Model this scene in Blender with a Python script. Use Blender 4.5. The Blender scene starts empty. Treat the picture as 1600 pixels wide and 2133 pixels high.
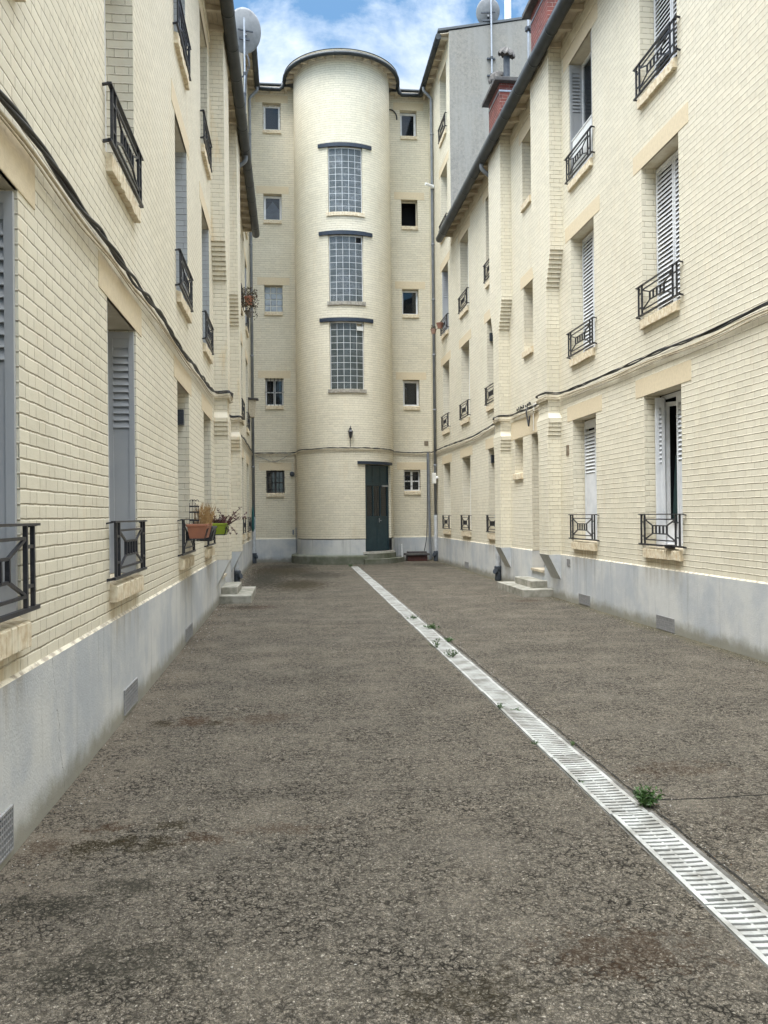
import bpy, bmesh, math, random
from mathutils import Vector, Matrix
random.seed(7)
sc = bpy.context.scene
R = math.radians
V = Vector
# ------------------------------------------------------------------ camera
YAW, PIT, ROL, HC = .109675, .0037034, -.0107246, 1.6
Fv = V((math.sin(YAW)*math.cos(PIT), math.cos(YAW)*math.cos(PIT), math.sin(PIT)))
r0 = V((math.cos(YAW), -math.sin(YAW), 0)); u0_ = r0.cross(Fv)
rv = r0*math.cos(ROL)+u0_*math.sin(ROL); uv_ = -r0*math.sin(ROL)+u0_*math.cos(ROL)
cam = bpy.data.cameras.new("camera"); cam.sensor_fit = 'HORIZONTAL'; cam.sensor_width = 36
cam.lens = 1752.67*36/1600; cam.clip_start = .05; cam.clip_end = 1000
co = bpy.data.objects.new("camera", cam); sc.collection.objects.link(co)
M4 = Matrix((rv, uv_, -Fv)).transposed().to_4x4(); M4.translation = V((0, 0, HC)); co.matrix_world = M4
sc.camera = co
# ------------------------------------------------------------------ world, sun, exposure
sd = V((-.33, -.40, .855)).normalized()          # towards the sun
EL = math.asin(sd.z); AZ = math.atan2(sd.x, sd.y)
w = bpy.data.worlds.new("World"); sc.world = w; w.use_nodes = True
nt = w.node_tree; nt.nodes.clear()
def N(nt, t, **k):
    n = nt.nodes.new(t)
    for a, b in k.items(): setattr(n, a, b)
    return n
out = N(nt, 'ShaderNodeOutputWorld'); mixs = N(nt, 'ShaderNodeMixShader')
b1 = N(nt, 'ShaderNodeBackground'); b2 = N(nt, 'ShaderNodeBackground')
sky = N(nt, 'ShaderNodeTexSky', sky_type='NISHITA'); sky.sun_disc = False
sky.sun_elevation = EL; sky.sun_rotation = AZ; sky.air_density = 1.0; sky.dust_density = .6; sky.ozone_density = 1.6
tint = N(nt, 'ShaderNodeMix', data_type='RGBA', blend_type='MULTIPLY'); tint.inputs[0].default_value = 1; tint.inputs[7].default_value = (.58, 1.02, 1.14, 1)
nt.links.new(sky.outputs[0], tint.inputs[6]); nt.links.new(tint.outputs[2], b1.inputs[0]); b1.inputs[1].default_value = .075
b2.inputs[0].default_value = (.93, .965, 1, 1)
tc = N(nt, 'ShaderNodeTexCoord'); mp = N(nt, 'ShaderNodeMapping'); mp.inputs['Scale'].default_value = (1, 1, 1.6)
mp.inputs['Location'].default_value = (.35, .1, .0)
n1 = N(nt, 'ShaderNodeTexNoise'); n1.inputs['Scale'].default_value = 3.2; n1.inputs['Detail'].default_value = 9; n1.inputs['Roughness'].default_value = .6
n1.inputs['Distortion'].default_value = .25
cr = N(nt, 'ShaderNodeValToRGB'); cr.color_ramp.elements[0].position = .42; cr.color_ramp.elements[1].position = .60
cr.color_ramp.elements[0].color = (.06,)*3+(1,); cr.color_ramp.elements[1].color = (.97,)*3+(1,)
nt.links.new(tc.outputs['Generated'], mp.inputs[0]); nt.links.new(mp.outputs[0], n1.inputs[0])
nt.links.new(n1.outputs[0], cr.inputs[0]); nt.links.new(cr.outputs[0], mixs.inputs[0])
sz_ = N(nt, 'ShaderNodeSeparateXYZ'); nt.links.new(tc.outputs['Generated'], sz_.inputs[0])     # cloud strength raised overhead, out of view, to light the court
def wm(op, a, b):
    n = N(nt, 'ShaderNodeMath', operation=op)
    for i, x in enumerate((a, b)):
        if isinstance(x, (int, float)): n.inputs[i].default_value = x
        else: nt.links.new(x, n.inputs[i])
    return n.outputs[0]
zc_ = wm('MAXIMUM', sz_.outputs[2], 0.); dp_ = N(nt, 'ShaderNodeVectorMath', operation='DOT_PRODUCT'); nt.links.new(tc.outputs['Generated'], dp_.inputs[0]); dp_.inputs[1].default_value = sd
st_ = wm('ADD', wm('ADD', .33, wm('MULTIPLY', wm('POWER', zc_, 5.), 9.)), wm('MULTIPLY', wm('POWER', wm('MAXIMUM', dp_.outputs['Value'], 0.), 2.), .9))    # added fill: unseen cloud round the sun, behind the camera, made brighter
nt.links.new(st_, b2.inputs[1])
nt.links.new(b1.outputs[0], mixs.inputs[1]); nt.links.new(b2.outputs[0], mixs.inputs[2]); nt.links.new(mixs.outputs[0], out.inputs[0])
sun = bpy.data.lights.new("sun", 'SUN'); sun.energy = .85; sun.angle = R(32); sun.color = (1, .965, .90)
so = bpy.data.objects.new("sun", sun); sc.collection.objects.link(so); so.rotation_euler = sd.to_track_quat('Z', 'Y').to_euler(); so.location = (0, 0, 30)
sc.view_settings.view_transform = 'Standard'; sc.view_settings.look = 'None'; sc.view_settings.gamma = 1
sc.view_settings.exposure = 1.46
sc.cycles.max_bounces = 8; sc.cycles.diffuse_bounces = 5; sc.cycles.transparent_max_bounces = 8

# ------------------------------------------------------------------ materials
def newmat(name):
    m = bpy.data.materials.new(name); m.use_nodes = True
    nt = m.node_tree; nt.nodes.clear()
    o = N(nt, 'ShaderNodeOutputMaterial'); b = N(nt, 'ShaderNodeBsdfPrincipled'); nt.links.new(b.outputs[0], o.inputs[0])
    return m, nt, b
def mth(nt, op, a, b=None, c=None, clamp=False):
    n = N(nt, 'ShaderNodeMath', operation=op); n.use_clamp = clamp
    for i, x in enumerate((a, b, c)):
        if x is None: continue
        if isinstance(x, (int, float)): n.inputs[i].default_value = x
        else: nt.links.new(x, n.inputs[i])
    return n.outputs[0]
def mapr(nt, x, a, b, c=0., d=1., interp='SMOOTHSTEP'):
    n = N(nt, 'ShaderNodeMapRange', interpolation_type=interp)
    n.inputs['From Min'].default_value = a; n.inputs['From Max'].default_value = b
    n.inputs['To Min'].default_value = c; n.inputs['To Max'].default_value = d
    nt.links.new(x, n.inputs[0]); return n.outputs[0]
def mixc(nt, f, a, b, bt='MIX'):
    n = N(nt, 'ShaderNodeMix', data_type='RGBA', blend_type=bt)
    if isinstance(f, (int, float)): n.inputs[0].default_value = f
    else: nt.links.new(f, n.inputs[0])
    for i, x in ((6, a), (7, b)):
        if isinstance(x, tuple): n.inputs[i].default_value = x if len(x) == 4 else x+(1,)
        else: nt.links.new(x, n.inputs[i])
    return n.outputs[2]
def noise(nt, vec, s, det=4, rough=.55, dist=0.):
    n = N(nt, 'ShaderNodeTexNoise'); n.inputs['Scale'].default_value = s; n.inputs['Detail'].default_value = det
    n.inputs['Roughness'].default_value = rough; n.inputs['Distortion'].default_value = dist
    nt.links.new(vec, n.inputs['Vector']); return n.outputs[0]
def gpos(nt, sc3=None):
    g = N(nt, 'ShaderNodeNewGeometry').outputs['Position']
    if sc3:
        m = N(nt, 'ShaderNodeMapping'); m.inputs['Scale'].default_value = sc3; nt.links.new(g, m.inputs[0]); return m.outputs[0]
    return g
def bump(nt, b, h, strength=1., dist=.005, prev=None):
    n = N(nt, 'ShaderNodeBump'); n.inputs['Strength'].default_value = strength; n.inputs['Distance'].default_value = dist
    nt.links.new(h, n.inputs['Height'])
    if prev is not None: nt.links.new(prev, n.inputs['Normal'])
    nt.links.new(n.outputs[0], b.inputs['Normal']); return n.outputs[0]

CH = .0767; PER = .345
SILLCOLS = [3.81, 7.03, 10.9, 13.95, 20.43, 23.7, 26.7]
def sillstain(nt, P, c, col, amt):
    s3 = N(nt, 'ShaderNodeSeparateXYZ'); nt.links.new(P, s3.inputs[0]); d = None
    for y in SILLCOLS:
        e = mth(nt, 'ABSOLUTE', mth(nt, 'SUBTRACT', s3.outputs[1], y)); d = e if d is None else mth(nt, 'MINIMUM', d, e)
    d = mth(nt, 'ADD', d, mth(nt, 'MULTIPLY', mth(nt, 'SUBTRACT', noise(nt, P, 4, 4), .5), .6))
    st = noise(nt, gpos(nt, (14, 14, .9)), 1., 5, .65)
    k = mth(nt, 'MULTIPLY', mapr(nt, d, .45, .70, 1., 0.), mapr(nt, st, .36, .66))
    k = mth(nt, 'MULTIPLY', k, mapr(nt, s3.outputs[2], .45, .97)); k = mth(nt, 'MULTIPLY', k, mth(nt, 'LESS_THAN', s3.outputs[2], 1.02))
    return mixc(nt, mth(nt, 'MULTIPLY', k, amt), c, col)
def brick(name, base, dark=(.32, .265, .18), pale=(.82, .77, .64), stain=(.62, .42, .19), stain_amt=.25, hj=.92, vj=.74, ch=CH, varc=.10, dist=.0055, rough=.62, running=False, mortar=None, jw=1.):
    m, nt, b = newmat(name)
    uvn = N(nt, 'ShaderNodeUVMap'); uvn.uv_map = 'uv'
    wob = N(nt, 'ShaderNodeTexNoise'); wob.inputs['Scale'].default_value = 7; wob.inputs['Detail'].default_value = 3
    nt.links.new(uvn.outputs[0], wob.inputs[0])
    wv = N(nt, 'ShaderNodeVectorMath', operation='SUBTRACT'); wv.inputs[1].default_value = (.5, .5, .5); nt.links.new(wob.outputs['Color'], wv.inputs[0])
    ws = N(nt, 'ShaderNodeVectorMath', operation='SCALE'); ws.inputs['Scale'].default_value = .012; nt.links.new(wv.outputs[0], ws.inputs[0])
    wa = N(nt, 'ShaderNodeVectorMath', operation='ADD'); nt.links.new(uvn.outputs[0], wa.inputs[0]); nt.links.new(ws.outputs[0], wa.inputs[1])
    sx = N(nt, 'ShaderNodeSeparateXYZ'); nt.links.new(wa.outputs[0], sx.inputs[0]); U, W = sx.outputs[0], sx.outputs[1]
    v = mth(nt, 'DIVIDE', W, ch); row = mth(nt, 'FLOOR', v); fv = mth(nt, 'FRACT', v)
    par = mth(nt, 'FLOORED_MODULO', row, 2.)
    jit = mth(nt, 'MULTIPLY', mth(nt, 'SINE', mth(nt, 'MULTIPLY', row, 12.9)), .04)
    uu = mth(nt, 'ADD', mth(nt, 'ADD', mth(nt, 'DIVIDE', U, PER), mth(nt, 'MULTIPLY', par, .5)), jit)
    cell = mth(nt, 'FLOOR', uu); fu = mth(nt, 'FRACT', uu)
    hdr = mth(nt, 'GREATER_THAN', fu, .665)
    d1 = mth(nt, 'ABSOLUTE', mth(nt, 'SUBTRACT', fu, .665))
    du = mth(nt, 'MULTIPLY', mth(nt, 'MINIMUM', mth(nt, 'MINIMUM', fu, mth(nt, 'SUBTRACT', 1., fu)), d1), PER)
    dv = mth(nt, 'MULTIPLY', mth(nt, 'MINIMUM', fv, mth(nt, 'SUBTRACT', 1., fv)), ch)
    bh = mapr(nt, dv, .0015, .0085); bv = mapr(nt, du, .0005, .0055)
    h = mth(nt, 'MINIMUM', bh, mth(nt, 'ADD', mth(nt, 'MULTIPLY', bv, .7), .3))
    wn = N(nt, 'ShaderNodeTexWhiteNoise', noise_dimensions='2D')
    cb = N(nt, 'ShaderNodeCombineXYZ'); nt.links.new(mth(nt, 'ADD', mth(nt, 'MULTIPLY', cell, 2.), hdr), cb.inputs[0]); nt.links.new(row, cb.inputs[1])
    nt.links.new(cb.outputs[0], wn.inputs['Vector']); bid = wn.outputs['Value']
    P = gpos(nt)
    fine = noise(nt, P, 60, 5, .65); mid = noise(nt, P, 11, 3)
    hh = mth(nt, 'ADD', h, mth(nt, 'ADD', mth(nt, 'MULTIPLY', bid, .30), mth(nt, 'ADD', mth(nt, 'MULTIPLY', fine, .22), mth(nt, 'MULTIPLY', mid, .5))))
    bump(nt, b, hh, 1., dist)
    jh = mth(nt, 'SUBTRACT', 1., mapr(nt, dv, .0012*jw, .0050*jw)); jv = mth(nt, 'SUBTRACT', 1., mapr(nt, du, .0008*jw, .0040*jw))
    brk = mapr(nt, noise(nt, P, 17, 4, .7), .32, .60, .25, 1.)
    jm = mth(nt, 'MAXIMUM', mth(nt, 'MULTIPLY', jh, hj), mth(nt, 'MULTIPLY', jv, vj)); jm = mth(nt, 'MULTIPLY', jm, brk)
    big = noise(nt, P, .7, 4, .6)
    c = mixc(nt, mth(nt, 'MULTIPLY', bid, varc*5.), base, tuple(x*.80 for x in base)) if not running else mixc(nt, bid, base, tuple(x*.55 for x in base))
    c = mixc(nt, mth(nt, 'MULTIPLY', mapr(nt, big, .35, .7), .30), c, pale)
    grm = mapr(nt, noise(nt, gpos(nt, (5, 5, .8)), 1.0, 6, .65), .52, .78)
    c = mixc(nt, mth(nt, 'MULTIPLY', grm, stain_amt), c, stain)
    spk = mapr(nt, noise(nt, P, 26, 3, .7), .70, .78)
    c = mixc(nt, mth(nt, 'MULTIPLY', spk, .18), c, dark)
    if name == 'cream_painted_brick': c = sillstain(nt, P, c, (.50, .37, .20), .75)
    c = mixc(nt, jm, c, mortar or dark)  # painted-brick joints coloured darker: groove shade the bump cannot give, plus dirt
    nt.links.new(c, b.inputs['Base Color']); b.inputs['Roughness'].default_value = rough
    return m

def simple(name, col, rough=.6, metal=0., var=.0, s=8, bs=0., bsc=40, bd=.003, col2=None, streak=False, spec=.5, det=5, lo=.35, hi=.7):
    m, nt, b = newmat(name)
    P = gpos(nt, (1, 1, .12) if streak else None)
    if col2 is None: col2 = tuple(x*(1-var) for x in col)
    if var or col2:
        c = mixc(nt, mapr(nt, noise(nt, P, s, det, .6), lo, hi), tuple(col), tuple(col2)); nt.links.new(c, b.inputs['Base Color'])
    else: b.inputs['Base Color'].default_value = (*col, 1)
    b.inputs['Roughness'].default_value = rough; b.inputs['Metallic'].default_value = metal; b.inputs['Specular IOR Level'].default_value = spec
    if bs: bump(nt, b, noise(nt, gpos(nt), bsc, 5, .6), bs, bd)
    return m

CREAM = (.715, .662, .525)
MB_wall = brick('cream_painted_brick', CREAM, stain_amt=.16, jw=1.2)
MB_pil = brick('cream_painted_brick_stained', (.715, .655, .52), stain_amt=.62, stain=(.66, .46, .20))
MB_end = brick('cream_painted_brick_far', (.72, .66, .515), stain_amt=.14, hj=.95, vj=.6, jw=1.5)
MB_grey = brick('grey_painted_brick', (.42, .44, .45), dark=(.22, .22, .21), pale=(.45, .47, .48), stain_amt=.0)
MB_red = brick('red_brick', (.20, .040, .026), dark=(.42, .36, .31), pale=(.24, .06, .04), stain=(.10, .04, .03), stain_amt=.4, hj=1, vj=1, varc=.3, running=True)
LINT = simple('lintel_render', (.68, .575, .40), .75, s=22, bs=.6, bsc=55, bd=.004, col2=(.62, .52, .36))
CREAMP = simple('cream_paint_smooth', (.70, .645, .51), .6, col2=(.60, .53, .39), s=5, bs=.4, bsc=30, bd=.004)
SILL = simple('sill_brick_paint', (.74, .66, .50), .65, col2=(.56, .44, .28), s=16, bs=.8, bsc=38, bd=.006, det=7)
SILLD = simple('worn_grey_sill', (.40, .37, .31), .8, col2=(.20, .18, .15), s=16, bs=.8, bsc=38, bd=.006, det=7)
IRON = simple('black_iron', (.014, .015, .02), .38, col2=(.028, .028, .034), s=30, spec=.5, bs=.3, bsc=60)
ZINC = simple('slate_grey_zinc', (.018, .023, .026), .5, col2=(.034, .040, .045), s=3, spec=.5)
PIPE = simple('grey_pipe', (.21, .225, .245), .45, col2=(.15, .165, .18), s=4)
PIPEW = simple('pale_cast_pipe', (.50, .52, .54), .6, col2=(.36, .37, .38), s=8)
SHOE = simple('dark_cast_iron', (.035, .043, .055), .5, col2=(.06, .07, .085), s=14)
SHG = simple('grey_metal_shutter', (.36, .37, .385), .5, col2=(.40, .405, .41), s=2.5, bs=.15, bsc=14)
SHW = simple('white_shutter', (.72, .73, .75), .45, col2=(.56, .58, .61), s=3)
WHITE = simple('white_window_frame', (.80, .81, .83), .4, col2=(.68, .68, .67), s=6)
FOAM = simple('patchy_foam_edge', (.66, .63, .55), .9, col2=(.42, .35, .25), s=24, bs=1., bsc=30, bd=.01)
DARK = simple('dark_interior', (.012, .013, .016), .8, var=.2)
TEAL = simple('dark_teal_door_paint', (.011, .034, .045), .34, col2=(.020, .048, .058), s=5, spec=.5, bs=.15, bsc=9)
NAVY = simple('dark_blue_steel', (.012, .022, .042), .42, col2=(.03, .04, .055), s=20)
CONC = simple('step_concrete', (.36, .34, .29), .85, col2=(.17, .165, .125), s=5, bs=.8, bsc=50, bd=.004, det=8)
MOSSC = simple('mossy_concrete', (.20, .20, .165), .9, col2=(.095, .105, .065), s=2.2, bs=1., bsc=40, bd=.006, det=8, lo=.3, hi=.7)
TERRA = simple('terracotta', (.36, .145, .085), .6, col2=(.29, .12, .075), s=8)
LIME = simple('lime_green_plastic', (.24, .32, .02), .4, col2=(.20, .27, .02), s=5)
STRAW = simple('dry_straw', (.42, .27, .11), .8, col2=(.26, .15, .06), s=20)
PURP = simple('purple_leaf', (.10, .022, .028), .5, col2=(.05, .03, .02), s=30)
GREEN = simple('weed_leaf', (.055, .12, .022), .5, col2=(.03, .065, .018), s=30)
OLIVE = simple('olive_leaf', (.055, .055, .018), .6, col2=(.07, .025, .018), s=20)
DISH = simple('dish_paint', (.27, .275, .285), .55, col2=(.20, .205, .215), s=4)
STEEL = simple('galvanised_steel', (.42, .44, .47), .35, metal=.7, var=.2, s=12)
SLAT = simple('eave_board_paint', (.60, .53, .41), .7, col2=(.46, .39, .29), s=4, bs=.3, bsc=25)
PLASTIC = simple('pale_plastic', (.70, .69, .64), .5, col2=(.62, .60, .55), s=5)
BEIGE = simple('beige_conduit', (.56, .48, .34), .6, col2=(.42, .35, .25), s=14)
RUB = simple('black_cable_sheath', (.014, .014, .015), .5, col2=(.03, .03, .03), s=25)
COWL = simple('weathered_zinc_cowl', (.11, .10, .09), .7, col2=(.10, .09, .085), s=10)
SLATE = simple('dark_slate_slab', (.055, .05, .05), .7, col2=(.10, .095, .085), s=7)
ROOF = simple('roof_zinc', (.10, .11, .12), .5, var=.2)
VENT = simple('grey_vent_grid', (.22, .22, .22), .7, col2=(.30, .29, .28), s=30)
PLAQ = simple('brown_wall_plate', (.16, .12, .08), .6, col2=(.30, .25, .18), s=40)
CLOTH = simple('dark_green_cloth', (.012, .035, .035), .9, var=.3, s=20)
CURT = simple('net_curtain', (.42, .46, .52), .9, col2=(.30, .34, .40), s=7)
GRAV = simple('pale_grate', (.43, .43, .405), .65, col2=(.21, .20, .175), s=5, bs=.4, bsc=60, det=7)
BOARD = simple('white_board', (.78, .79, .78), .5, col2=(.70, .71, .70), s=4)

def glassmat(name, tint=(.02, .025, .03), tr=.55):
    m = bpy.data.materials.new(name); m.use_nodes = True; nt = m.node_tree; nt.nodes.clear()
    o = N(nt, 'ShaderNodeOutputMaterial'); mx = N(nt, 'ShaderNodeMixShader'); t = N(nt, 'ShaderNodeBsdfTransparent'); g = N(nt, 'ShaderNodeBsdfPrincipled')
    t.inputs[0].default_value = (.8, .85, .9, 1)
    g.inputs['Base Color'].default_value = (*tint, 1); g.inputs['Roughness'].default_value = .03; g.inputs['Specular IOR Level'].default_value = .9
    bump(nt, g, noise(nt, gpos(nt), 1.7, 1), .25, .01)
    mx.inputs[0].default_value = 1-tr
    nt.links.new(t.outputs[0], mx.inputs[1]); nt.links.new(g.outputs[0], mx.inputs[2]); nt.links.new(mx.outputs[0], o.inputs[0])
    return m
GLASS = glassmat('window_glass', tr=.45); GLASSD = glassmat('door_glass', (.012, .016, .02), .3)
def glassblock():
    m, nt, b = newmat('wavy_glass_block')
    P = gpos(nt); wv = noise(nt, P, 21, 2, .5, 2.2); bg = noise(nt, P, 1.6, 3)
    c = mixc(nt, mapr(nt, wv, .35, .65), (.018, .022, .026), (.21, .235, .25)); c = mixc(nt, mth(nt, 'MULTIPLY', mapr(nt, bg, .4, .6), .55), c, (.045, .055, .05))
    sn = N(nt, 'ShaderNodeVectorMath', operation='SNAP'); sn.inputs[1].default_value = (.226, 5., .216); nt.links.new(P, sn.inputs[0])
    wn = N(nt, 'ShaderNodeTexWhiteNoise'); nt.links.new(sn.outputs[0], wn.inputs['Vector'])
    c = mixc(nt, mth(nt, 'MULTIPLY', wn.outputs['Value'], .75), c, (.035, .045, .045))
    sz = N(nt, 'ShaderNodeSeparateXYZ'); nt.links.new(P, sz.inputs[0])
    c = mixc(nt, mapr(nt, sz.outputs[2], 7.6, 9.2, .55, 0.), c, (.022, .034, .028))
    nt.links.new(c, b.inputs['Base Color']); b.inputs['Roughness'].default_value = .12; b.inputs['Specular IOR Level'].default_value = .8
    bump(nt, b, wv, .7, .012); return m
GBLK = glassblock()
GBLKP = simple('frosted_glass_block', (.40, .44, .48), .18, col2=(.24, .27, .30), s=6, spec=.8, bs=.6, bsc=22, bd=.008)
LIP = simple('chipped_cream_edge', (.66, .60, .47), .8, col2=(.36, .31, .24), s=13, det=8, lo=.45, hi=.6, bs=.8, bsc=40, bd=.008)
def plinthmat():
    m, nt, b = newmat('grey_plinth_render')
    P = gpos(nt); S = gpos(nt, (3.2, 3.2, .45))
    c = mixc(nt, mapr(nt, noise(nt, P, 1.1, 7, .65), .38, .62), (.56, .56, .54), (.42, .44, .46))
    c = mixc(nt, mth(nt, 'MULTIPLY', mapr(nt, noise(nt, S, 1.3, 6, .6), .45, .7), .42), c, (.60, .59, .56))
    c = mixc(nt, mth(nt, 'MULTIPLY', mapr(nt, noise(nt, gpos(nt, (9, 9, .5)), 1., 6, .6), .55, .72), .5), c, (.225, .235, .23))
    c = mixc(nt, mth(nt, 'MULTIPLY', mapr(nt, noise(nt, P, 30, 4, .7), .58, .75), .22), c, (.20, .20, .19))
    c = sillstain(nt, P, c, (.30, .26, .20), .8)
    sz = N(nt, 'ShaderNodeSeparateXYZ'); nt.links.new(P, sz.inputs[0])
    low = mth(nt, 'ADD', sz.outputs[2], mth(nt, 'MULTIPLY', noise(nt, P, 4.5, 6, .7), -.24))
    c = mixc(nt, mapr(nt, low, -.08, .09, .75, 0.), c, (.17, .155, .10))
    sx_ = mth(nt, 'SUBTRACT', mth(nt, 'ADD', sz.outputs[1], mth(nt, 'MULTIPLY', sz.outputs[2], .28)), mth(nt, 'ADD', 5.10, mth(nt, 'MULTIPLY', mth(nt, 'SUBTRACT', noise(nt, P, 5, 6, .65), .5), .16)))
    crk = mth(nt, 'MULTIPLY', mapr(nt, mth(nt, 'ABSOLUTE', sx_), .0012, .0045, 1., 0.), mapr(nt, noise(nt, P, 6, 3), .42, .5))
    crk = mth(nt, 'MULTIPLY', crk, mth(nt, 'LESS_THAN', sz.outputs[0], 0.))
    c = mixc(nt, mth(nt, 'MULTIPLY', crk, .7), c, (.10, .10, .10))
    nt.links.new(c, b.inputs['Base Color']); b.inputs['Roughness'].default_value = .8
    hb = mth(nt, 'SUBTRACT', mth(nt, 'ADD', noise(nt, P, 70, 5, .7), mth(nt, 'MULTIPLY', noise(nt, P, 5, 4), 1.6)), crk)
    bump(nt, b, hb, .6, .006)
    return m
PLINTH = plinthmat()
def gablemat():
    m, nt, b = newmat('weathered_grey_render')
    P = gpos(nt)
    c = mixc(nt, mapr(nt, noise(nt, P, 14, 10, .82), .36, .66), (.30, .28, .245), (.19, .182, .165))
    c = mixc(nt, mth(nt, 'MULTIPLY', mapr(nt, noise(nt, gpos(nt, (3, 3, .22)), 1., 6, .7), .42, .62), .75), c, (.29, .28, .255))
    c = mixc(nt, mth(nt, 'MULTIPLY', mapr(nt, noise(nt, P, .6, 3), .45, .65), .4), c, (.24, .24, .235))
    nt.links.new(c, b.inputs['Base Color']); b.inputs['Roughness'].default_value = .9
    bump(nt, b, noise(nt, P, 30, 6, .7), .6, .01); return m
GABLE = gablemat()

def asphalt():
    m, nt, b = newmat('cracked_asphalt')
    P = gpos(nt)
    sp = N(nt, 'ShaderNodeSeparateXYZ'); nt.links.new(P, sp.inputs[0]); X, Y = sp.outputs[0], sp.outputs[1]
    big = noise(nt, P, .45, 6, .62); bn2 = noise(nt, P, 1.5, 6, .62); fine = noise(nt, P, 95, 4, .7); grit = noise(nt, P, 260, 2, .6)
    dn = N(nt, 'ShaderNodeTexNoise'); dn.inputs['Scale'].default_value = 22; dn.inputs['Detail'].default_value = 4; nt.links.new(P, dn.inputs[0])
    wp = mixc(nt, .035, P, dn.outputs['Color'])
    def vor(s, feat='DISTANCE_TO_EDGE', col=False):
        v = N(nt, 'ShaderNodeTexVoronoi', feature=feat); v.inputs['Scale'].default_value = s; nt.links.new(wp, v.inputs['Vector'])
        return v.outputs['Color'] if col else v.outputs['Distance']
    e1 = vor(37); e2 = vor(82); e3 = vor(150)
    cc = N(nt, 'ShaderNodeSeparateColor'); nt.links.new(vor(82, 'F1', True), cc.inputs[0])
    cc2 = N(nt, 'ShaderNodeSeparateColor'); nt.links.new(vor(150, 'F1', True), cc2.inputs[0])
    crackm = mapr(nt, noise(nt, P, 1.9, 7, .72), .30, .62, .38, 1.)             # where it is crazed
    k1 = mth(nt, 'MULTIPLY', mth(nt, 'SUBTRACT', 1., mapr(nt, e1, .03, .26)), mapr(nt, noise(nt, P, 20, 4, .7), .42, .54))
    k1 = mth(nt, 'MULTIPLY', k1, crackm)
    k2 = mth(nt, 'MULTIPLY', mth(nt, 'SUBTRACT', 1., mapr(nt, e2, .02, .20)), mth(nt, 'MULTIPLY', mapr(nt, noise(nt, P, 55, 3, .7), .42, .58), mapr(nt, crackm, 0., 1., .35, .9)))
    k3 = mth(nt, 'MULTIPLY', mth(nt, 'SUBTRACT', 1., mapr(nt, e3, .02, .22)), .55)
    e0 = N(nt, 'ShaderNodeSeparateColor'); nt.links.new(vor(48, 'F1', True), e0.inputs[0])
    c = mixc(nt, mapr(nt, big, .32, .68), (0.400, 0.340, 0.260), (0.285, 0.253, 0.204))
    c = mixc(nt, mth(nt, 'MULTIPLY', mapr(nt, bn2, .35, .65), .4), c, (0.330, 0.289, 0.224))
    c = mixc(nt, mth(nt, 'MULTIPLY', e0.outputs[1], .62), c, (0.190, 0.166, 0.132))
    c = mixc(nt, mth(nt, 'MULTIPLY', mth(nt, 'POWER', e0.outputs[0], 4.), .6), c, (0.560, 0.482, 0.378))
    c = mixc(nt, mth(nt, 'MULTIPLY', mth(nt, 'POWER', cc.outputs[1], 2.), .75), c, (0.130, 0.116, 0.092))
    c = mixc(nt, mth(nt, 'MULTIPLY', mth(nt, 'POWER', cc2.outputs[0], 3.), .65), c, (0.600, 0.531, 0.422))
    c = mixc(nt, mth(nt, 'MULTIPLY', mth(nt, 'POWER', cc2.outputs[1], 12.), .9), c, (0.850, 0.772, 0.642))
    c = mixc(nt, mth(nt, 'MULTIPLY', mapr(nt, fine, .52, .70), .7), c, (0.085, 0.075, 0.060))
    c = mixc(nt, mth(nt, 'MULTIPLY', mapr(nt, grit, .62, .72), .7), c, (0.700, 0.637, 0.528))
    # sandy wash along the walls
    wl = mapr(nt, mth(nt, 'ADD', X, mth(nt, 'MULTIPLY', noise(nt, P, 1.8, 6, .68), -1.1)), -1.85, -1.25, 1., 0.)
    c = mixc(nt, mth(nt, 'MULTIPLY', wl, .75), c, (0.435, 0.370, 0.283))
    wr = mapr(nt, mth(nt, 'ADD', X, mth(nt, 'MULTIPLY', noise(nt, P, 2.2, 5, .6), .5)), 4.95, 5.2, 0., 1.)
    c = mixc(nt, mth(nt, 'MULTIPLY', wr, .60), c, (0.315, 0.277, 0.158))
    # transverse darker bands
    bands = noise(nt, gpos(nt, (.35, 1.6, 1)), 1.2, 5, .6)
    c = mixc(nt, mth(nt, 'MULTIPLY', mapr(nt, bands, .45, .68), .22), c, (0.140, 0.126, 0.108))
    # large slow blotches of cleaner surface
    c = mixc(nt, mth(nt, 'MULTIPLY', mapr(nt, noise(nt, gpos(nt, (.5, .9, 1)), .8, 4, .55), .5, .7), .15), c, (0.344, 0.312, 0.269))
    c = mixc(nt, mth(nt, 'MAXIMUM', k1, mth(nt, 'MAXIMUM', k2, mth(nt, 'MULTIPLY', k3, .9))), c, (.022, .018, .012))
    c = mixc(nt, 1., c, (.735, .725, .71), 'MULTIPLY')
    # moss and rusty damp patches at their places on the ground
    mn = noise(nt, P, 9, 8, .78)
    def patch(cx, cy, rx, ry, col, amt, thr=.5):
        nonlocal c
        dx = mth(nt, 'DIVIDE', mth(nt, 'SUBTRACT', X, cx), rx); dy = mth(nt, 'DIVIDE', mth(nt, 'SUBTRACT', Y, cy), ry)
        d = mth(nt, 'SQRT', mth(nt, 'ADD', mth(nt, 'MULTIPLY', dx, dx), mth(nt, 'MULTIPLY', dy, dy)))
        k = mth(nt, 'ADD', mth(nt, 'SUBTRACT', 1., d), mth(nt, 'MULTIPLY', mth(nt, 'ADD', mth(nt, 'SUBTRACT', mn, .5), mth(nt, 'MULTIPLY', mth(nt, 'SUBTRACT', fine, .5), .5)), 5.5 if ry < 1 else 3.6))
        gap = mth(nt, 'MAXIMUM', mapr(nt, e1, .05, .32, 1., .0), mth(nt, 'MAXIMUM', mapr(nt, e2, .04, .30, .8, 0.), .38 if ry < 1 else .7))
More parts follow.
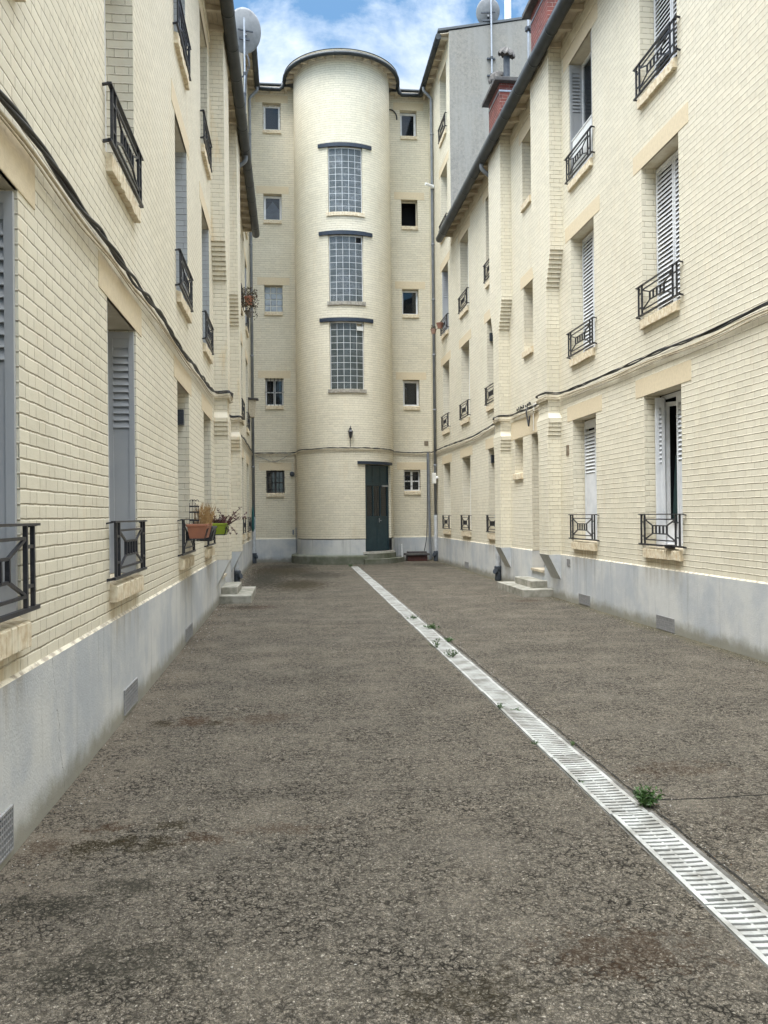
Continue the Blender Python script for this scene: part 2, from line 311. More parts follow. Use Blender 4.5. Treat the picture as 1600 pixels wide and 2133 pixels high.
        c = mixc(nt, mth(nt, 'MULTIPLY', mapr(nt, k, .15, .6), mth(nt, 'MULTIPLY', gap, amt)), c, col)
    OL = (.030, .021, .005); RU = (.058, .029, .011); DK = (.032, .029, .019)
    for a in ((-.78, 6.72, .20, .20, RU, .95), (-1.03, 6.7, .10, .18, OL, .95), (-.6, 6.66, .10, .14, OL, .9), (-.25, 6.72, .35, .22, RU, .5), (-.99, 4.22, .13, .15, OL, 1.), (-.84, 4.27, .13, .09, OL, .95), (-.66, 4.25, .16, .13, OL, 1.),
              (-.45, 4.27, .22, .08, RU, .8), (-.95, 4.47, .13, .09, RU, .85), (-.64, 4.48, .11, .09, OL, .9), (-.05, 4.35, .30, .10, RU, .55), (-1.22, 4.25, .12, .2, RU, .6), (-.75, 15.0, .55, .45, RU, .9), (-.85, 15.1, .25, .5, DK, .8),
              (-.35, 24.6, 1.6, 4.6, OL, 1.), (.1, 19.8, 1.1, 2.4, OL, 1.), (-.7, 21.5, .8, 4.2, DK, 1.), (.6, 22.8, 1.1, 2.0, DK, .85), (-.15, 27.0, 1.1, 1.6, DK, .8), (.5, 16.5, .9, .6, DK, .35),
              (2.35, 5.0, .4, .2, RU, .5), (2.7, 4.1, .5, .26, (.045, .03, .02), .6), (-1.0, 3.62, .30, .14, DK, .9), (-.72, 3.78, .20, .12, DK, .85), (-.7, 3.1, .4, .2, DK, .7), (1.2, 2.95, .35, .2, RU, .6), (.6, 2.75, .3, .15, OL, .6), (4.4, 26.6, .9, 1.6, DK, .7), (3.0, 27.2, 1.3, .9, DK, .5),
              (4.3, 15.1, .4, .3, RU, .7), (4.9, 7.6, .4, .4, RU, .5), (.3, 8.5, .6, .3, DK, .35), (3.4, 9.5, .9, .35, DK, .3)): patch(*a)
    # transverse construction joints
    def joint(y0, x0, x1, wd, amt):
        nonlocal c
        yy = mth(nt, 'ABSOLUTE', mth(nt, 'SUBTRACT', mth(nt, 'ADD', Y, mth(nt, 'MULTIPLY', noise(nt, P, 2.5, 5, .6), .09)), y0+.045))
        k = mth(nt, 'MULTIPLY', mapr(nt, yy, wd*.4, wd, 1., 0.), mth(nt, 'MULTIPLY', mth(nt, 'GREATER_THAN', X, x0), mth(nt, 'LESS_THAN', X, x1)))
        c = mixc(nt, mth(nt, 'MULTIPLY', k, amt), c, (.012, .011, .009)); return k
    j1 = joint(4.48, 1.9, 9, .011, .95); joint(4.86, -1.4, 1.65, .006, .5); joint(12.4, -1.4, 1.7, .012, .45); joint(7.6, 1.9, 9, .006, .35); joint(19, -2, 5, .012, .3)
    nt.links.new(c, b.inputs['Base Color']); b.inputs['Roughness'].default_value = .93; b.inputs['Specular IOR Level'].default_value = .25
    h = mth(nt, 'ADD', mth(nt, 'MULTIPLY', fine, .35), mth(nt, 'MULTIPLY', cc2.outputs[0], .35))
    h = mth(nt, 'SUBTRACT', h, mth(nt, 'ADD', mth(nt, 'MULTIPLY', k1, .9), mth(nt, 'ADD', mth(nt, 'MULTIPLY', k2, .7), mth(nt, 'MULTIPLY', k3, .6)))); h = mth(nt, 'SUBTRACT', h, mth(nt, 'MULTIPLY', j1, 2.))
    bump(nt, b, h, 1., .008)
    return m
ASPH = asphalt()

# ------------------------------------------------------------------ mesh helpers
class MB:
    def __init__(s): s.v = []; s.f = []; s.m = []; s.uv = []
    def face(s, pts, uvs=None, mi=0):
        i = len(s.v); s.v += [V(p) for p in pts]; s.f.append(list(range(i, i+len(pts)))); s.m.append(mi)
        s.uv.append(uvs or [(0, 0)]*len(pts))
    def raw(s, vs, fs, mi=0, uvf=None):
        i = len(s.v); s.v += [V(p) for p in vs]
        for f in fs:
            s.f.append([i+k for k in f]); s.m.append(mi)
            s.uv.append([uvf(vs[k]) for k in f] if uvf else [(vs[k][0]+vs[k][1], vs[k][2]) for k in f])
    def boxp(s, c8, mi=0, skip=()):
        F = {'b': (0, 3, 2, 1), 't': (4, 5, 6, 7), 'f': (0, 1, 5, 4), 'r': (1, 2, 6, 5), 'k': (2, 3, 7, 6), 'l': (3, 0, 4, 7)}
        s.raw(c8, [f for k, f in F.items() if k not in skip], mi)
    def box(s, x0, x1, y0, y1, z0, z1, mi=0):
        s.boxp([(x0, y0, z0), (x1, y0, z0), (x1, y1, z0), (x0, y1, z0), (x0, y0, z1), (x1, y0, z1), (x1, y1, z1), (x0, y1, z1)], mi)
    def bar(s, a, b, w, h=None, up=V((0, 0, 1)), mi=0):
        a = V(a); b = V(b); h = h or w; d = (b-a).normalized()
        if abs(d.dot(up)) > .95: up = V((0, 1, 0)) if abs(d.y) < .9 else V((1, 0, 0))
        x = d.cross(up).normalized()*w/2; y = x.cross(d).normalized()*h/2
        s.boxp([a-x-y, a+x-y, b+x-y, b-x-y, a-x+y, a+x+y, b+x+y, b-x+y], mi)
    def tube(s, pts, r, n=8, mi=0, cap=True):
        pts = [V(p) for p in pts]; rings = []; i0 = len(s.v)
        prev = None
        for k, p in enumerate(pts):
            d = (pts[min(k+1, len(pts)-1)]-pts[max(k-1, 0)]).normalized()
            if prev is None:
                u = V((0, 0, 1)) if abs(d.z) < .9 else V((1, 0, 0)); x = d.cross(u).normalized()
            else: x = (prev-d*prev.dot(d)).normalized()
            prev = x; y = d.cross(x); rr = r[k] if isinstance(r, (list, tuple)) else r
            for j in range(n):
                a = 2*math.pi*j/n; s.v.append(p+(x*math.cos(a)+y*math.sin(a))*rr)
        for k in range(len(pts)-1):
            for j in range(n):
                a = i0+k*n+j; b = i0+k*n+(j+1) % n; s.f.append([a, b, b+n, a+n]); s.m.append(mi); s.uv.append([(0, 0)]*4)
        if cap:
            for k in (0, len(pts)-1): s.f.append([i0+k*n+j for j in range(n)]); s.m.append(mi); s.uv.append([(0, 0)]*n)
    def lathe(s, c, prof, n=20, axis=None, mi=0, sx=1., sy=1.):
        i0 = len(s.v); c = V(c)
        q = (V(axis).to_track_quat('Z', 'Y')) if axis is not None else None
        for r, z in prof:
            for j in range(n):
                a = 2*math.pi*j/n; p = V((r*math.cos(a)*sx, r*math.sin(a)*sy, z))
                if q: p = q @ p
                s.v.append(c+p)
        for k in range(len(prof)-1):
            for j in range(n):
                a = i0+k*n+j; b = i0+k*n+(j+1) % n; s.f.append([a, b, b+n, a+n]); s.m.append(mi); s.uv.append([(0, 0)]*4)
        for k in (0, len(prof)-1):
            if prof[k][0] > 1e-4: s.f.append([i0+k*n+j for j in range(n)]); s.m.append(mi); s.uv.append([(0, 0)]*n)
    def build(s, name, mats, parent=None, smooth=False, recalc=True, bevel=0., loc=None):
        me = bpy.data.meshes.new(name); off = V((0, 0, 0))
        if parent is not None: off = wpos(parent)
        if loc is not None: off = V(loc)
        me.from_pydata([v-off for v in s.v], [], s.f)
        ul = me.uv_layers.new(name='uv'); k = 0
        for p in me.polygons:
            p.material_index = s.m[p.index]
            for t, li in enumerate(p.loop_indices): ul.data[li].uv = s.uv[p.index][t]
            if smooth: p.use_smooth = True
        if not isinstance(mats, (list, tuple)): mats = [mats]
        for m in mats: me.materials.append(m)
        if recalc or smooth:
            bm = bmesh.new(); bm.from_mesh(me)
            if recalc: bmesh.ops.recalc_face_normals(bm, faces=bm.faces)
            bm.to_mesh(me); bm.free()
        o = bpy.data.objects.new(name, me); sc.collection.objects.link(o)
        if parent is not None: o.parent = parent
        elif loc is not None: o.location = loc
        if bevel:
            mo = o.modifiers.new('bevel', 'BEVEL'); mo.width = bevel; mo.segments = 2; mo.limit_method = 'ANGLE'; mo.angle_limit = R(40)
        return o
def wpos(o):
    p = V((0, 0, 0))
    while o is not None: p = p+V(o.location); o = o.parent
    return p
def tag(o, label=None, cat=None, group=None, kind=None):
    if label: o['label'] = label
    if cat: o['category'] = cat
    if group: o['group'] = group
    if kind: o['kind'] = kind
    return o
def thing(name, label, cat, loc, group=None):
    o = bpy.data.objects.new(name, None); sc.collection.objects.link(o); o.location = loc; o.empty_display_size = .2
    return tag(o, label, cat, group)

XL, XR, YE, YG, YB = -1.35, 5.0, 29.6, 25.6, -5.0
ZP = .83
class Fr:
    def __init__(s, o, u, n): s.o = V(o); s.u = V(u); s.n = V(n)
    def p(s, u, z, d=0.): return s.o+s.u*u+s.n*d+V((0, 0, z))
    def box(s, mb, u0, u1, z0, z1, d0, d1, mi=0):
        mb.boxp([s.p(u0, z0, d0), s.p(u1, z0, d0), s.p(u1, z0, d1), s.p(u0, z0, d1), s.p(u0, z1, d0), s.p(u1, z1, d0), s.p(u1, z1, d1), s.p(u0, z1, d1)], mi)
FL = Fr((XL, 0, 0), (0, 1, 0), (1, 0, 0)); FRt = Fr((XR, 0, 0), (0, 1, 0), (-1, 0, 0)); FE = Fr((0, YE, 0), (1, 0, 0), (0, -1, 0))

# ---- facade sheet with openings; ops = [(u0,u1,z0,z1,depth,revealmat)]
def facade(mb, F, u0, u1, z0, z1, ops, mi=0, uvo=0.):
    ops = [o for o in ops if o[1] > u0 and o[0] < u1 and o[3] > z0 and o[2] < z1]
    us = sorted({u0, u1, *[min(max(x, u0), u1) for o in ops for x in o[:2]]}); zs = sorted({z0, z1, *[min(max(x, z0), z1) for o in ops for x in o[2:4]]})
    for a, b in zip(us, us[1:]):
        for c, d in zip(zs, zs[1:]):
            mu, mz = (a+b)/2, (c+d)/2
            if any(o[0] < mu < o[1] and o[2] < mz < o[3] for o in ops): continue
            mb.face([F.p(a, c), F.p(b, c), F.p(b, d), F.p(a, d)], [(a+uvo, c-ZP), (b+uvo, c-ZP), (b+uvo, d-ZP), (a+uvo, d-ZP)], mi)
    for o in ops:
        a, b, c, d, dep = o[:5]; rm = o[5] if len(o) > 5 else mi
        c = max(c, z0); d = min(d, z1)
        for uu in (a, b):
            mb.face([F.p(uu, c), F.p(uu, c, -dep), F.p(uu, d, -dep), F.p(uu, d)], [(0.01, c-ZP), (dep, c-ZP), (dep, d-ZP), (0.01, d-ZP)], rm)
        if o[3] <= z1: mb.face([F.p(a, d), F.p(b, d), F.p(b, d, -dep), F.p(a, d, -dep)], None, 3)
        if o[2] >= z0: mb.face([F.p(a, c), F.p(b, c), F.p(b, c, -dep), F.p(a, c, -dep)], None, 3)
        # dark room behind
        e = dep+.7; g = .05
        A = [(a-g, c-g), (b+g, c-g), (b+g, d+g), (a-g, d+g)]
        for k in range(4):
            p, q = A[k], A[(k+1) % 4]; mb.face([F.p(*p, -dep-.005), F.p(*q, -dep-.005), F.p(*q, -e), F.p(*p, -e)], None, 4)
        mb.face([F.p(*p, -e) for p in A], None, 4)

def lintel(F, a, b, z, root, over=.28, h=.262, mat=None):
    mb = MB(); F.box(mb, a-over, b+over, z, z+h, -.02, .006); return mb.build('lintel', mat or LINT, root, bevel=.004)
def sill(F, a, b, z, root, h=.135, mat=None, out=.055, curved=None):
    mb = MB(); n = max(4, int(round((b-a)/.078))); w = (b-a)/n
    for k in range(n):
        j = random.uniform(-.004, .004); g = .0035
        mb.boxp([F.p(a+k*w+g, z-h+j, -.01), F.p(a+(k+1)*w-g, z-h+j, -.01), F.p(a+(k+1)*w-g, z-h+j, out+j), F.p(a+k*w+g, z-h+j, out+j),
                 F.p(a+k*w+g, z+.012, -.01), F.p(a+(k+1)*w-g, z+.012, -.01), F.p(a+(k+1)*w-g, z-.012+j, out+j), F.p(a+k*w+g, z-.012+j, out+j)])
    F.box(mb, a+.004, b-.004, z-h+.01, z-.004, -.012, out-.010)
    F.box(mb, a+.003, b-.003, z-.006, z+.014, -.235, .0)
    return mb.build('sill', mat or SILL, root, bevel=.005)
def railing(F, a, b, z, root, tilt=0.):
    mb = MB(); u0, u1 = a-.10, b+.10; z0, z1 = z+.052, z+.472; d = .052; H = z1-z0
    up = V((0, 0, 1))
    mb.bar(F.p(u0, z1, d), F.p(u1, z1, d), .034, .013); mb.bar(F.p(u0, z0, d), F.p(u1, z0, d), .026, .022)
    for u in (u0+.01, u1-.01):
        mb.bar(F.p(u, z1-.002, d), F.p(u, z1-.014, -.01), .026, .012); mb.bar(F.p(u, z0, d), F.p(u, z0-.012, -.01), .02, .02)
    ps = [u0+.08, u0+.195, u1-.195, u1-.08]
    for u in ps: mb.bar(F.p(u, z0, d), F.p(u, z1-.005, d), .021, .021)
    for q in (.27, .74):
        for i in (0, 2): mb.bar(F.p(ps[i], z0+H*q, d), F.p(ps[i+1], z0+H*q, d), .016, .018)
    pa, pb = ps[1], ps[2]; za, zb = z0+.16*H, z0+.84*H; w = pb-pa
    for zz in (za, zb): mb.bar(F.p(pa, zz, d), F.p(pb, zz, d), .016, .016)
    ca, cb, zc, zd = pa+.27*w, pb-.27*w, z0+.37*H, z0+.63*H
    for zz in (zc, zd): mb.bar(F.p(ca, zz, d), F.p(cb, zz, d), .016, .016)
    for i in range(5):
        u = ca+(cb-ca)*i/4; mb.bar(F.p(u, zc, d), F.p(u, zd, d), .022, .016)
    for (p, q, r, s_) in ((pa, zb, ca, zd), (pb, zb, cb, zd), (pa, za, ca, zc), (pb, za, cb, zc)): mb.bar(F.p(p, q, d), F.p(r, s_, d), .015, .016)
    return mb.build('window_railing', IRON, root)
def framebars(F, mb, a, b, c, d, dd, w=.05, t=.045, mi=0):
    F.box(mb, a, a+w, c, d, dd, dd+t, mi); F.box(mb, b-w, b, c, d, dd, dd+t, mi)
    F.box(mb, a+w, b-w, c, c+w, dd, dd+t, mi); F.box(mb, a+w, b-w, d-w, d, dd, dd+t, mi)
def window(F, a, b, c, d, dep, root, mull=1, trans=None, mat=None, fw=.055, glass=None, pane=True):
    mb = MB(); dd = -dep-.01
    framebars(F, mb, a+.004, b-.004, c+.004, d-.004, dd-.03, fw)
    for k in range(mull):
        u = a+(b-a)*(k+1)/(mull+1); F.box(mb, u-.035, u+.035, c+fw+.002, d-fw-.002, dd-.025, dd+.028)
    if trans: F.box(mb, a+fw+.003, b-fw-.003, trans-.02, trans+.02, dd-.02, dd+.018)
    o = mb.build('window', mat or WHITE, root, bevel=.004)
    if pane:
        g = MB(); g.face([F.p(a+fw, c+fw, dd-.012), F.p(b-fw, c+fw, dd-.012), F.p(b-fw, d-fw, dd-.012), F.p(a+fw, d-fw, dd-.012)])
        g.build('pane', glass or GLASS, o, recalc=False)
    return o
def leaf(F, p0, p1, z0, z1, root, mat, louv=(0, 1), t=.03, pitch=.048, sh=.036):
    """louvred shutter leaf between two plan points (u,d)"""
    mb = MB(); p0 = V(p0); p1 = V(p1); L = (p1-p0).length; e = (p1-p0)/L; nn = V((-e.y, e.x))
    def P(s, z, o=0.): q = p0+e*s+nn*o; return F.p(q.x, z, q.y)
    def bx(s0, s1, za, zb, o0, o1): mb.boxp([P(s0, za, o0), P(s1, za, o0), P(s1, za, o1), P(s0, za, o1), P(s0, zb, o0), P(s1, zb, o0), P(s1, zb, o1), P(s0, zb, o1)])
    w = .045; bx(0, w, z0, z1, 0, t); bx(L-w, L, z0, z1, 0, t); bx(w, L-w, z0, z0+.07, 0, t); bx(w, L-w, z1-.06, z1, 0, t)
    la, lb = z0+.07+(z1-z0-.13)*louv[0], z0+.07+(z1-z0-.13)*louv[1]
    if la > z0+.075: bx(w, L-w, z0+.07, la, .006, t-.008)
    if lb < z1-.065: bx(w, L-w, lb, z1-.06, .006, t-.008)
    if mat is SHG: bx(w, L-w, la, lb, .002, .006)
    z = la+.01
    while z < lb-.035:
        a = .010; mb.boxp([P(w, z, t), P(L-w, z, t), P(L-w, z+.004, t+.004), P(w, z+.004, t+.004), P(w, z+sh, 0), P(L-w, z+sh, 0), P(L-w, z+sh+.004, .004), P(w, z+sh+.004, .004)]); z += pitch
    return mb.build('shutter', mat, root, bevel=0)

# ---- eaves and gutter
def gutter(pts, root, r=.085, step=1.05, name='gutter'):
    mb = MB(); pts = [V(p) for p in pts]
    # half round profile swept
    dense = [pts[0]]
    for a, b in zip(pts, pts[1:]):
        n = max(1, int((b-a).length/1.)); dense += [a.lerp(b, (k+1)/n) for k in range(n)]
    mb.tube(dense, r, 18)
    L = 0; nxt = step*.4
    for a, b in zip(pts, pts[1:]):
        l = (b-a).length
        while nxt < L+l:
            c = a.lerp(b, (nxt-L)/l); e = (b-a).normalized()*.018; mb.tube([c-e, c+e], r+.0045, 18); nxt += step
        L += l
    o = mb.build(name, ZINC, root, smooth=False)
    for p in o.data.polygons: p.use_smooth = len(p.vertices) == 4
    return o
def eaves(F, ua, ub, zt, root, out=.46, drop=.10, gap=.58):
    u = ua+.2; proto = None; up0 = u
    while u < ub-.05:
        if proto is not None:
            c_ = proto.copy(); sc.collection.objects.link(c_); c_.location = V(proto.location)+F.u*(u-up0); u += gap; continue
        mb = MB(); mb.boxp([F.p(u-.04, zt-.11, -.02), F.p(u+.04, zt-.11, -.02), F.p(u+.04, zt-drop-.05, out-.06), F.p(u-.04, zt-drop-.05, out-.06),
                 F.p(u-.04, zt-.0, -.02), F.p(u+.04, zt-.0, -.02), F.p(u+.04, zt-drop+.02, out-.02), F.p(u-.04, zt-drop+.02, out-.02)]); proto = mb.build('rafter_tail', SLAT, root, bevel=.004); u += gap
    mb = MB(); nb = 4
    for k in range(nb):
        d0 = out*k/nb+.003; d1 = out*(k+1)/nb-.003
        za = zt+.004-drop*d0/out*.8; zb = zt+.004-drop*d1/out*.8
        mb.boxp([F.p(ua, za, d0), F.p(ub, za, d0), F.p(ub, zb, d1), F.p(ua, zb, d1), F.p(ua, za+.02, d0), F.p(ub, za+.02, d0), F.p(ub, zb+.02, d1), F.p(ua, zb+.02, d1)])
    mb.build('soffit', SLAT, root)

# ------------------------------------------------------------------ ground
g = MB(); g.face([(-90, -60, 0), (1.60, -60, 0), (1.60, 90, 0), (-90, 90, 0)]); g.face([(1.60, -60, 0), (2.2, -60, 0), (2.2, 1.2, 0), (1.60, 1.2, 0)])
DX = lambda y: 1.652+.0078*(y-3)     # left edge of the drain
CW = .215
# asphalt is opened where the channel runs
def strip():
    ys = [1.2, 26.05]
    a0, a1 = DX(1.2), DX(26.05)
    g.face([(1.60, 1.2, 0), (a0-.012, 1.2, 0), (a1-.012, 26.05, 0), (1.60, 26.05, 0)])
    g.face([(a0+CW+.012, 1.2, 0), (2.2, 1.2, 0), (2.2, 26.05, 0), (a1+CW+.012, 26.05, 0)])
    g.face([(1.60, 26.05, 0), (2.2, 26.05, 0), (2.2, 90, 0), (1.60, 90, 0)])
strip(); g.face([(2.2, -60, 0), (90, -60, 0), (90, 90, 0), (2.2, 90, 0)])
tag(g.build('ground', ASPH, recalc=False), 'cracked grey brown asphalt floor of the courtyard', 'ground', kind='structure')

# ------------------------------------------------------------------ drain
seg = .522
nseg = 47; Y0 = 1.70-.004
def grate():
    mb = MB(); L = seg-.006; w = CW; t = .022; z1 = .0
    mb.box(0, .024, 0, L, -t, z1); mb.box(w-.024, w, 0, L, -t, z1)
    n = 11; pit = (L-.016)/n
    for k in range(n+1):
        y0 = k*pit; h = .0265 if 0 < k < n else .016
        # bars bow a little in the middle
        m = 4; bow = .004
        for q in range(m):
            xa = .024+(w-.048)*q/m; xb = .024+(w-.048)*(q+1)/m
            ya = y0-bow*math.sin(math.pi*q/m); yb = y0-bow*math.sin(math.pi*(q+1)/m)
            if k == 0: ya = yb = 0
            mb.boxp([(xa, ya, -t), (xb, yb, -t), (xb, yb+h, -t), (xa, ya+h, -t), (xa, ya, z1), (xb, yb, z1), (xb, yb+h, z1), (xa, ya+h, z1)])
    mb.box(w/2-.006, w/2+.006, .0, L, -t-.002, z1-.004)
    return mb
gr0 = grate().build('drain_grate', GRAV, loc=(0, 0, 0), bevel=.0015)
grs = [gr0]
for k in range(1, nseg):
    c = gr0.copy(); sc.collection.objects.link(c); grs.append(c)
for k, o in enumerate(grs):
    y = Y0+k*seg
    o.location = (DX(y)+random.uniform(-.004, .004), y, .006+random.uniform(-.002, .003)); o.rotation_euler = (random.uniform(-.004, .004), random.uniform(-.006, .006), -.0078+random.uniform(-.010, .010))
    lab = {1: 'nearest pale slotted drain grate, at the lower right edge of the photo', 5: 'pale slotted grate beside the bushy green weed', 9: 'pale slotted grate with a thin sprig across its slots', nseg-1: 'farthest pale grate, touching the mossy tower foot',
           14: 'pale slotted grate with a leafy weed standing in its middle', 3: 'pale slotted grate with one bluish slat'}.get(k, 'pale slotted drain grate in the long line let into the asphalt')
    tag(o, lab, 'drain grate', 'slotted grates of the courtyard drain')
mb = MB(); a0, a1 = DX(1.2), DX(26.1)
for s0, s1, z0, z1 in ((-.010, -.001, -.14, -.002), (CW+.001, CW+.030, -.14, .001)):
    mb.boxp([(a0+s0, 1.2, z0), (a0+s1, 1.2, z0), (a1+s1, 26.05, z0), (a1+s0, 26.05, z0), (a0+s0, 1.2, z1), (a0+s1, 1.2, z1), (a1+s1, 26.05, z1), (a1+s0, 26.05, z1)])
mb.boxp([(a0-.01, 1.2, -.16), (a0+CW+.03, 1.2, -.16), (a1+CW+.03, 26.05, -.16), (a1-.01, 26.05, -.16), (a0-.01, 1.2, -.141), (a0+CW+.03, 1.2, -.141), (a1+CW+.03, 26.05, -.141), (a1-.01, 26.05, -.141)])
tag(mb.build('drain_channel', simple('channel_concrete', (.15, .14, .125), .9, col2=(.06, .055, .045), s=12, bs=.6), loc=(a0, 1.2, 0)), 'dark concrete channel under the line of pale grates', 'drain channel')
mb = MB(); c0 = MB()
pts = [(DX(y)+CW+.046+random.uniform(-.006, .006), y) for y in [1.5+.12*i for i in range(90)]]
for (xa, ya), (xb, yb) in zip(pts, pts[1:]):
    w_ = random.uniform(.006, .014); mb.face([(xa, ya, .0035), (xa+w_, ya, .0035), (xb+w_, yb, .0035), (xb, yb, .0035)])
tag(mb.build('asphalt_joint', simple('joint_dirt', (.020, .017, .013), .95, var=.3), recalc=False), 'dark dirty joint in the asphalt along the drain', 'joint', kind='structure')

# ------------------------------------------------------------------ side wings
COLS = {'A': (3.23, 4.39), 'B': (6.45, 7.61), 'C': (10.33, 11.48), 'D': (13.38, 14.53), 'E': (19.87, 21.0), 'F': (23.15, 24.28), 'G': (26.16, 27.29)}
FLO = [(1.10, 3.25), (4.33, 6.49), (7.46, 9.60), (10.62, 12.74), (13.80, 15.90)]
DEP = .235
def pilaster(F, yn, yf, root, brickmat):
    """chimney breast: u yn..yf, protruding .245; corbelled wider higher up"""
    mb = MB(); p = .245
    def seg_(z0, z1, a, b, d):
        cs = [(a, 0.), (a, d), (b, d), (b, 0.)]; run = 0
        for (u, dd), (u2, d2) in zip(cs, cs[1:]):
            l = abs(u2-u)+abs(d2-dd)
            mb.face([F.p(u, z0, dd), F.p(u2, z0, d2), F.p(u2, z1, d2), F.p(u, z1, dd)], [(run+.02, z0-ZP), (run+l+.02, z0-ZP), (run+l+.02, z1-ZP), (run+.02, z1-ZP)]); run += l
        for z in (z0, z1): mb.face([F.p(a, z, 0), F.p(b, z, 0), F.p(b, z, d), F.p(a, z, d)])
    c = CH
    seg_(ZP, ZP+29*c, yn, yf, p)                                     # to 3.054
    for k in range(4): seg_(ZP+(29+k)*c, ZP+(30+k)*c, yn-.022*(k+1), yf+.022*(k+1), p)
    z4 = ZP+33*c
    # chamfer back to the neck
    a, b = yn-.088, yf+.088; z5 = z4+.11
    A = [F.p(a, z4, 0), F.p(a, z4, p), F.p(b, z4, p), F.p(b, z4, 0)]; B = [F.p(yn, z5, 0), F.p(yn, z5, p-.02), F.p(yf, z5, p-.02), F.p(yf, z5, 0)]
    for k in range(3): mb.face([A[k], A[k+1], B[k+1], B[k]], [(0.02, 0.03), (.1, .03), (.1, .05), (.02, .05)])
    seg_(z5, 3.74, yn, yf, p-.02)
    seg_(3.74, ZP+65*c, yn, yf, p)
    for k in range(9): seg_(ZP+(65+k)*c, ZP+(66+k)*c, yn-.032*(k+1), yf+.032*(k+1), p)
    seg_(ZP+74*c, 10.185, yn-.29, yf+.29 if yf-yn < .65 else yf+.26, p)
    o = mb.build('pilaster', brickmat, root, recalc=False)
    mb = MB(); zl = .33          # slanted grey foot under the breast
    mb.raw([F.p(yn, ZP, 0), F.p(yn, ZP, p+.008), F.p(yf, ZP, p+.008), F.p(yf, ZP, 0), F.p(yn, zl, 0), F.p(yf, zl, 0)], [(0, 1, 4), (3, 5, 2), (1, 2, 5, 4), (0, 3, 2, 1)])
    mb.build('pilaster_foot', PLINTH, root)
    # cable ledge
    mb = MB()
    F.box(mb, yn-.012, yf+.012, 3.71, 3.755, -.01, p+.012); mb.build('pilaster_ledge', CREAMP, root, bevel=.008)
    return o

def wing(F, tall, root, openings, u0, u1, ztop, plinth_doors=(), eave=True, gmat=None, wallmat=None, back=9.):
    ops = [(a, b, c, d, dep, rm) for (a, b, c, d, dep, rm) in openings]
    mb = MB(); facade(mb, F, u0, u1, ZP, ztop, ops)
    # back and ends
    e = [F.p(u0, 0, 0), F.p(u0, 0, -back), F.p(u1, 0, -back), F.p(u1, 0, 0)]
    for k in range(3):
        p, q = e[k], e[k+1]; l = (q-p).length
        mb.face([p, q, q+V((0, 0, ztop)), p+V((0, 0, ztop))], [(0, 0), (l, 0), (l, ztop), (0, ztop)], 1 if k in (0, 2) and tall else 0)
    o = mb.build('wall', [wallmat or MB_wall, gmat or MB_wall, MB_grey, CREAMP, DARK], root, recalc=False)
    mb = MB(); prev = u0; pr = .018
    for a, b in [*plinth_doors, (u1, u1)]:
        if a > prev:
            n = int((a-prev)/.5)+1; za = ZP
            mb.face([F.p(prev, -.05, pr), F.p(a, -.05, pr), F.p(a, ZP-.004, pr), F.p(prev, ZP-.004, pr)])
            mb.face([F.p(prev, ZP-.004, pr), F.p(a, ZP-.004, pr), F.p(a, ZP+.014, .0), F.p(prev, ZP+.014, .0)], None, 1)
            for uu in (prev, a): mb.face([F.p(uu, -.05, pr), F.p(uu, -.05, -.24), F.p(uu, ZP-.004, -.24), F.p(uu, ZP-.004, pr)])
        prev = b
    mb.build('plinth', [PLINTH, LIP], root, recalc=False)

def roof(F, u0, u1, z, root, out=.5, half=4.5, rise=2.3, gable=None):
    mb = MB(); t = .07
    A = [(out, z), (-half, z+rise), (-2*half-.3, z)]
    for (d0, za), (d1, zb) in zip(A, A[1:]):
        mb.boxp([F.p(u0, za, d0), F.p(u1, za, d0), F.p(u1, zb, d1), F.p(u0, zb, d1), F.p(u0, za+t, d0), F.p(u1, za+t, d0), F.p(u1, zb+t, d1), F.p(u0, zb+t, d1)])
    mb.build('roof', ROOF, root)
    for uu in (u0+.02, u1-.06):
        mb = MB(); mb.face([F.p(uu, z-.16, 0), F.p(uu, z-.16, -2*half), F.p(uu, z, -2*half), F.p(uu, z+rise, -half), F.p(uu, z+.02, 0)], None); mb.build('gable', gable or GABLE, root, recalc=False)

def catm(P, n=6):
    P = [V(p) for p in P]; o = []
    for i in range(len(P)-1):
        a, b, c, d = P[max(i-1, 0)], P[i], P[i+1], P[min(i+2, len(P)-1)]
        for k in range(n):
            t = k/n; o.append(.5*((2*b)+(c-a)*t+(2*a-5*b+4*c-d)*t*t+(3*b-a-3*c+d)*t**3))
    o.append(P[-1]); return o
def pipe_down(F, u, ztop, root, d=.07, r=.05, zw=1.55, shoe=True, gut_d=.5):
    mb = MB(); zt = ztop-.12
    pts = catm([F.p(u, zt+.05, gut_d), F.p(u, zt-.08, gut_d-.01), F.p(u, zt-.20, (gut_d+d)/2), F.p(u, zt-.34, d+.01), F.p(u, zt-.50, d)], 5)+[F.p(u, zw, d)]
    mb.tube(pts, r, 12)
    z = zt-1.6
    while z > zw+.3: mb.tube([F.p(u, z, d), F.p(u, z+.06, d)], r+.008, 12); mb.bar(F.p(u, z+.03, d), F.p(u, z+.03, -.01), .02, .02); z -= 1.9
    o = mb.build('downpipe', PIPE, root); 
    for p in o.data.polygons: p.use_smooth = len(p.vertices) == 4
    mb = MB(); mb.tube([F.p(u, zw, d), F.p(u, .34, d)], r+.012, 12); mb.tube([F.p(u, zw-.05, d), F.p(u, zw+.03, d)], r+.02, 12)
    mb.build('lower_pipe', PIPEW, root, smooth=False)
    if shoe:
        mb = MB(); mb.lathe(F.p(u, 0, d), [(r+.025, 0), (r+.035, .04), (r+.03, .12), (r+.03, .26), (r+.045, .27), (r+.045, .34), (r+.02, .36)], 14)
        mb.tube([F.p(u, .20, d), F.p(u-.07, .23, d+.10)], [r+.01, r+.015], 12)
        mb.build('pipe_shoe', SHOE, root)

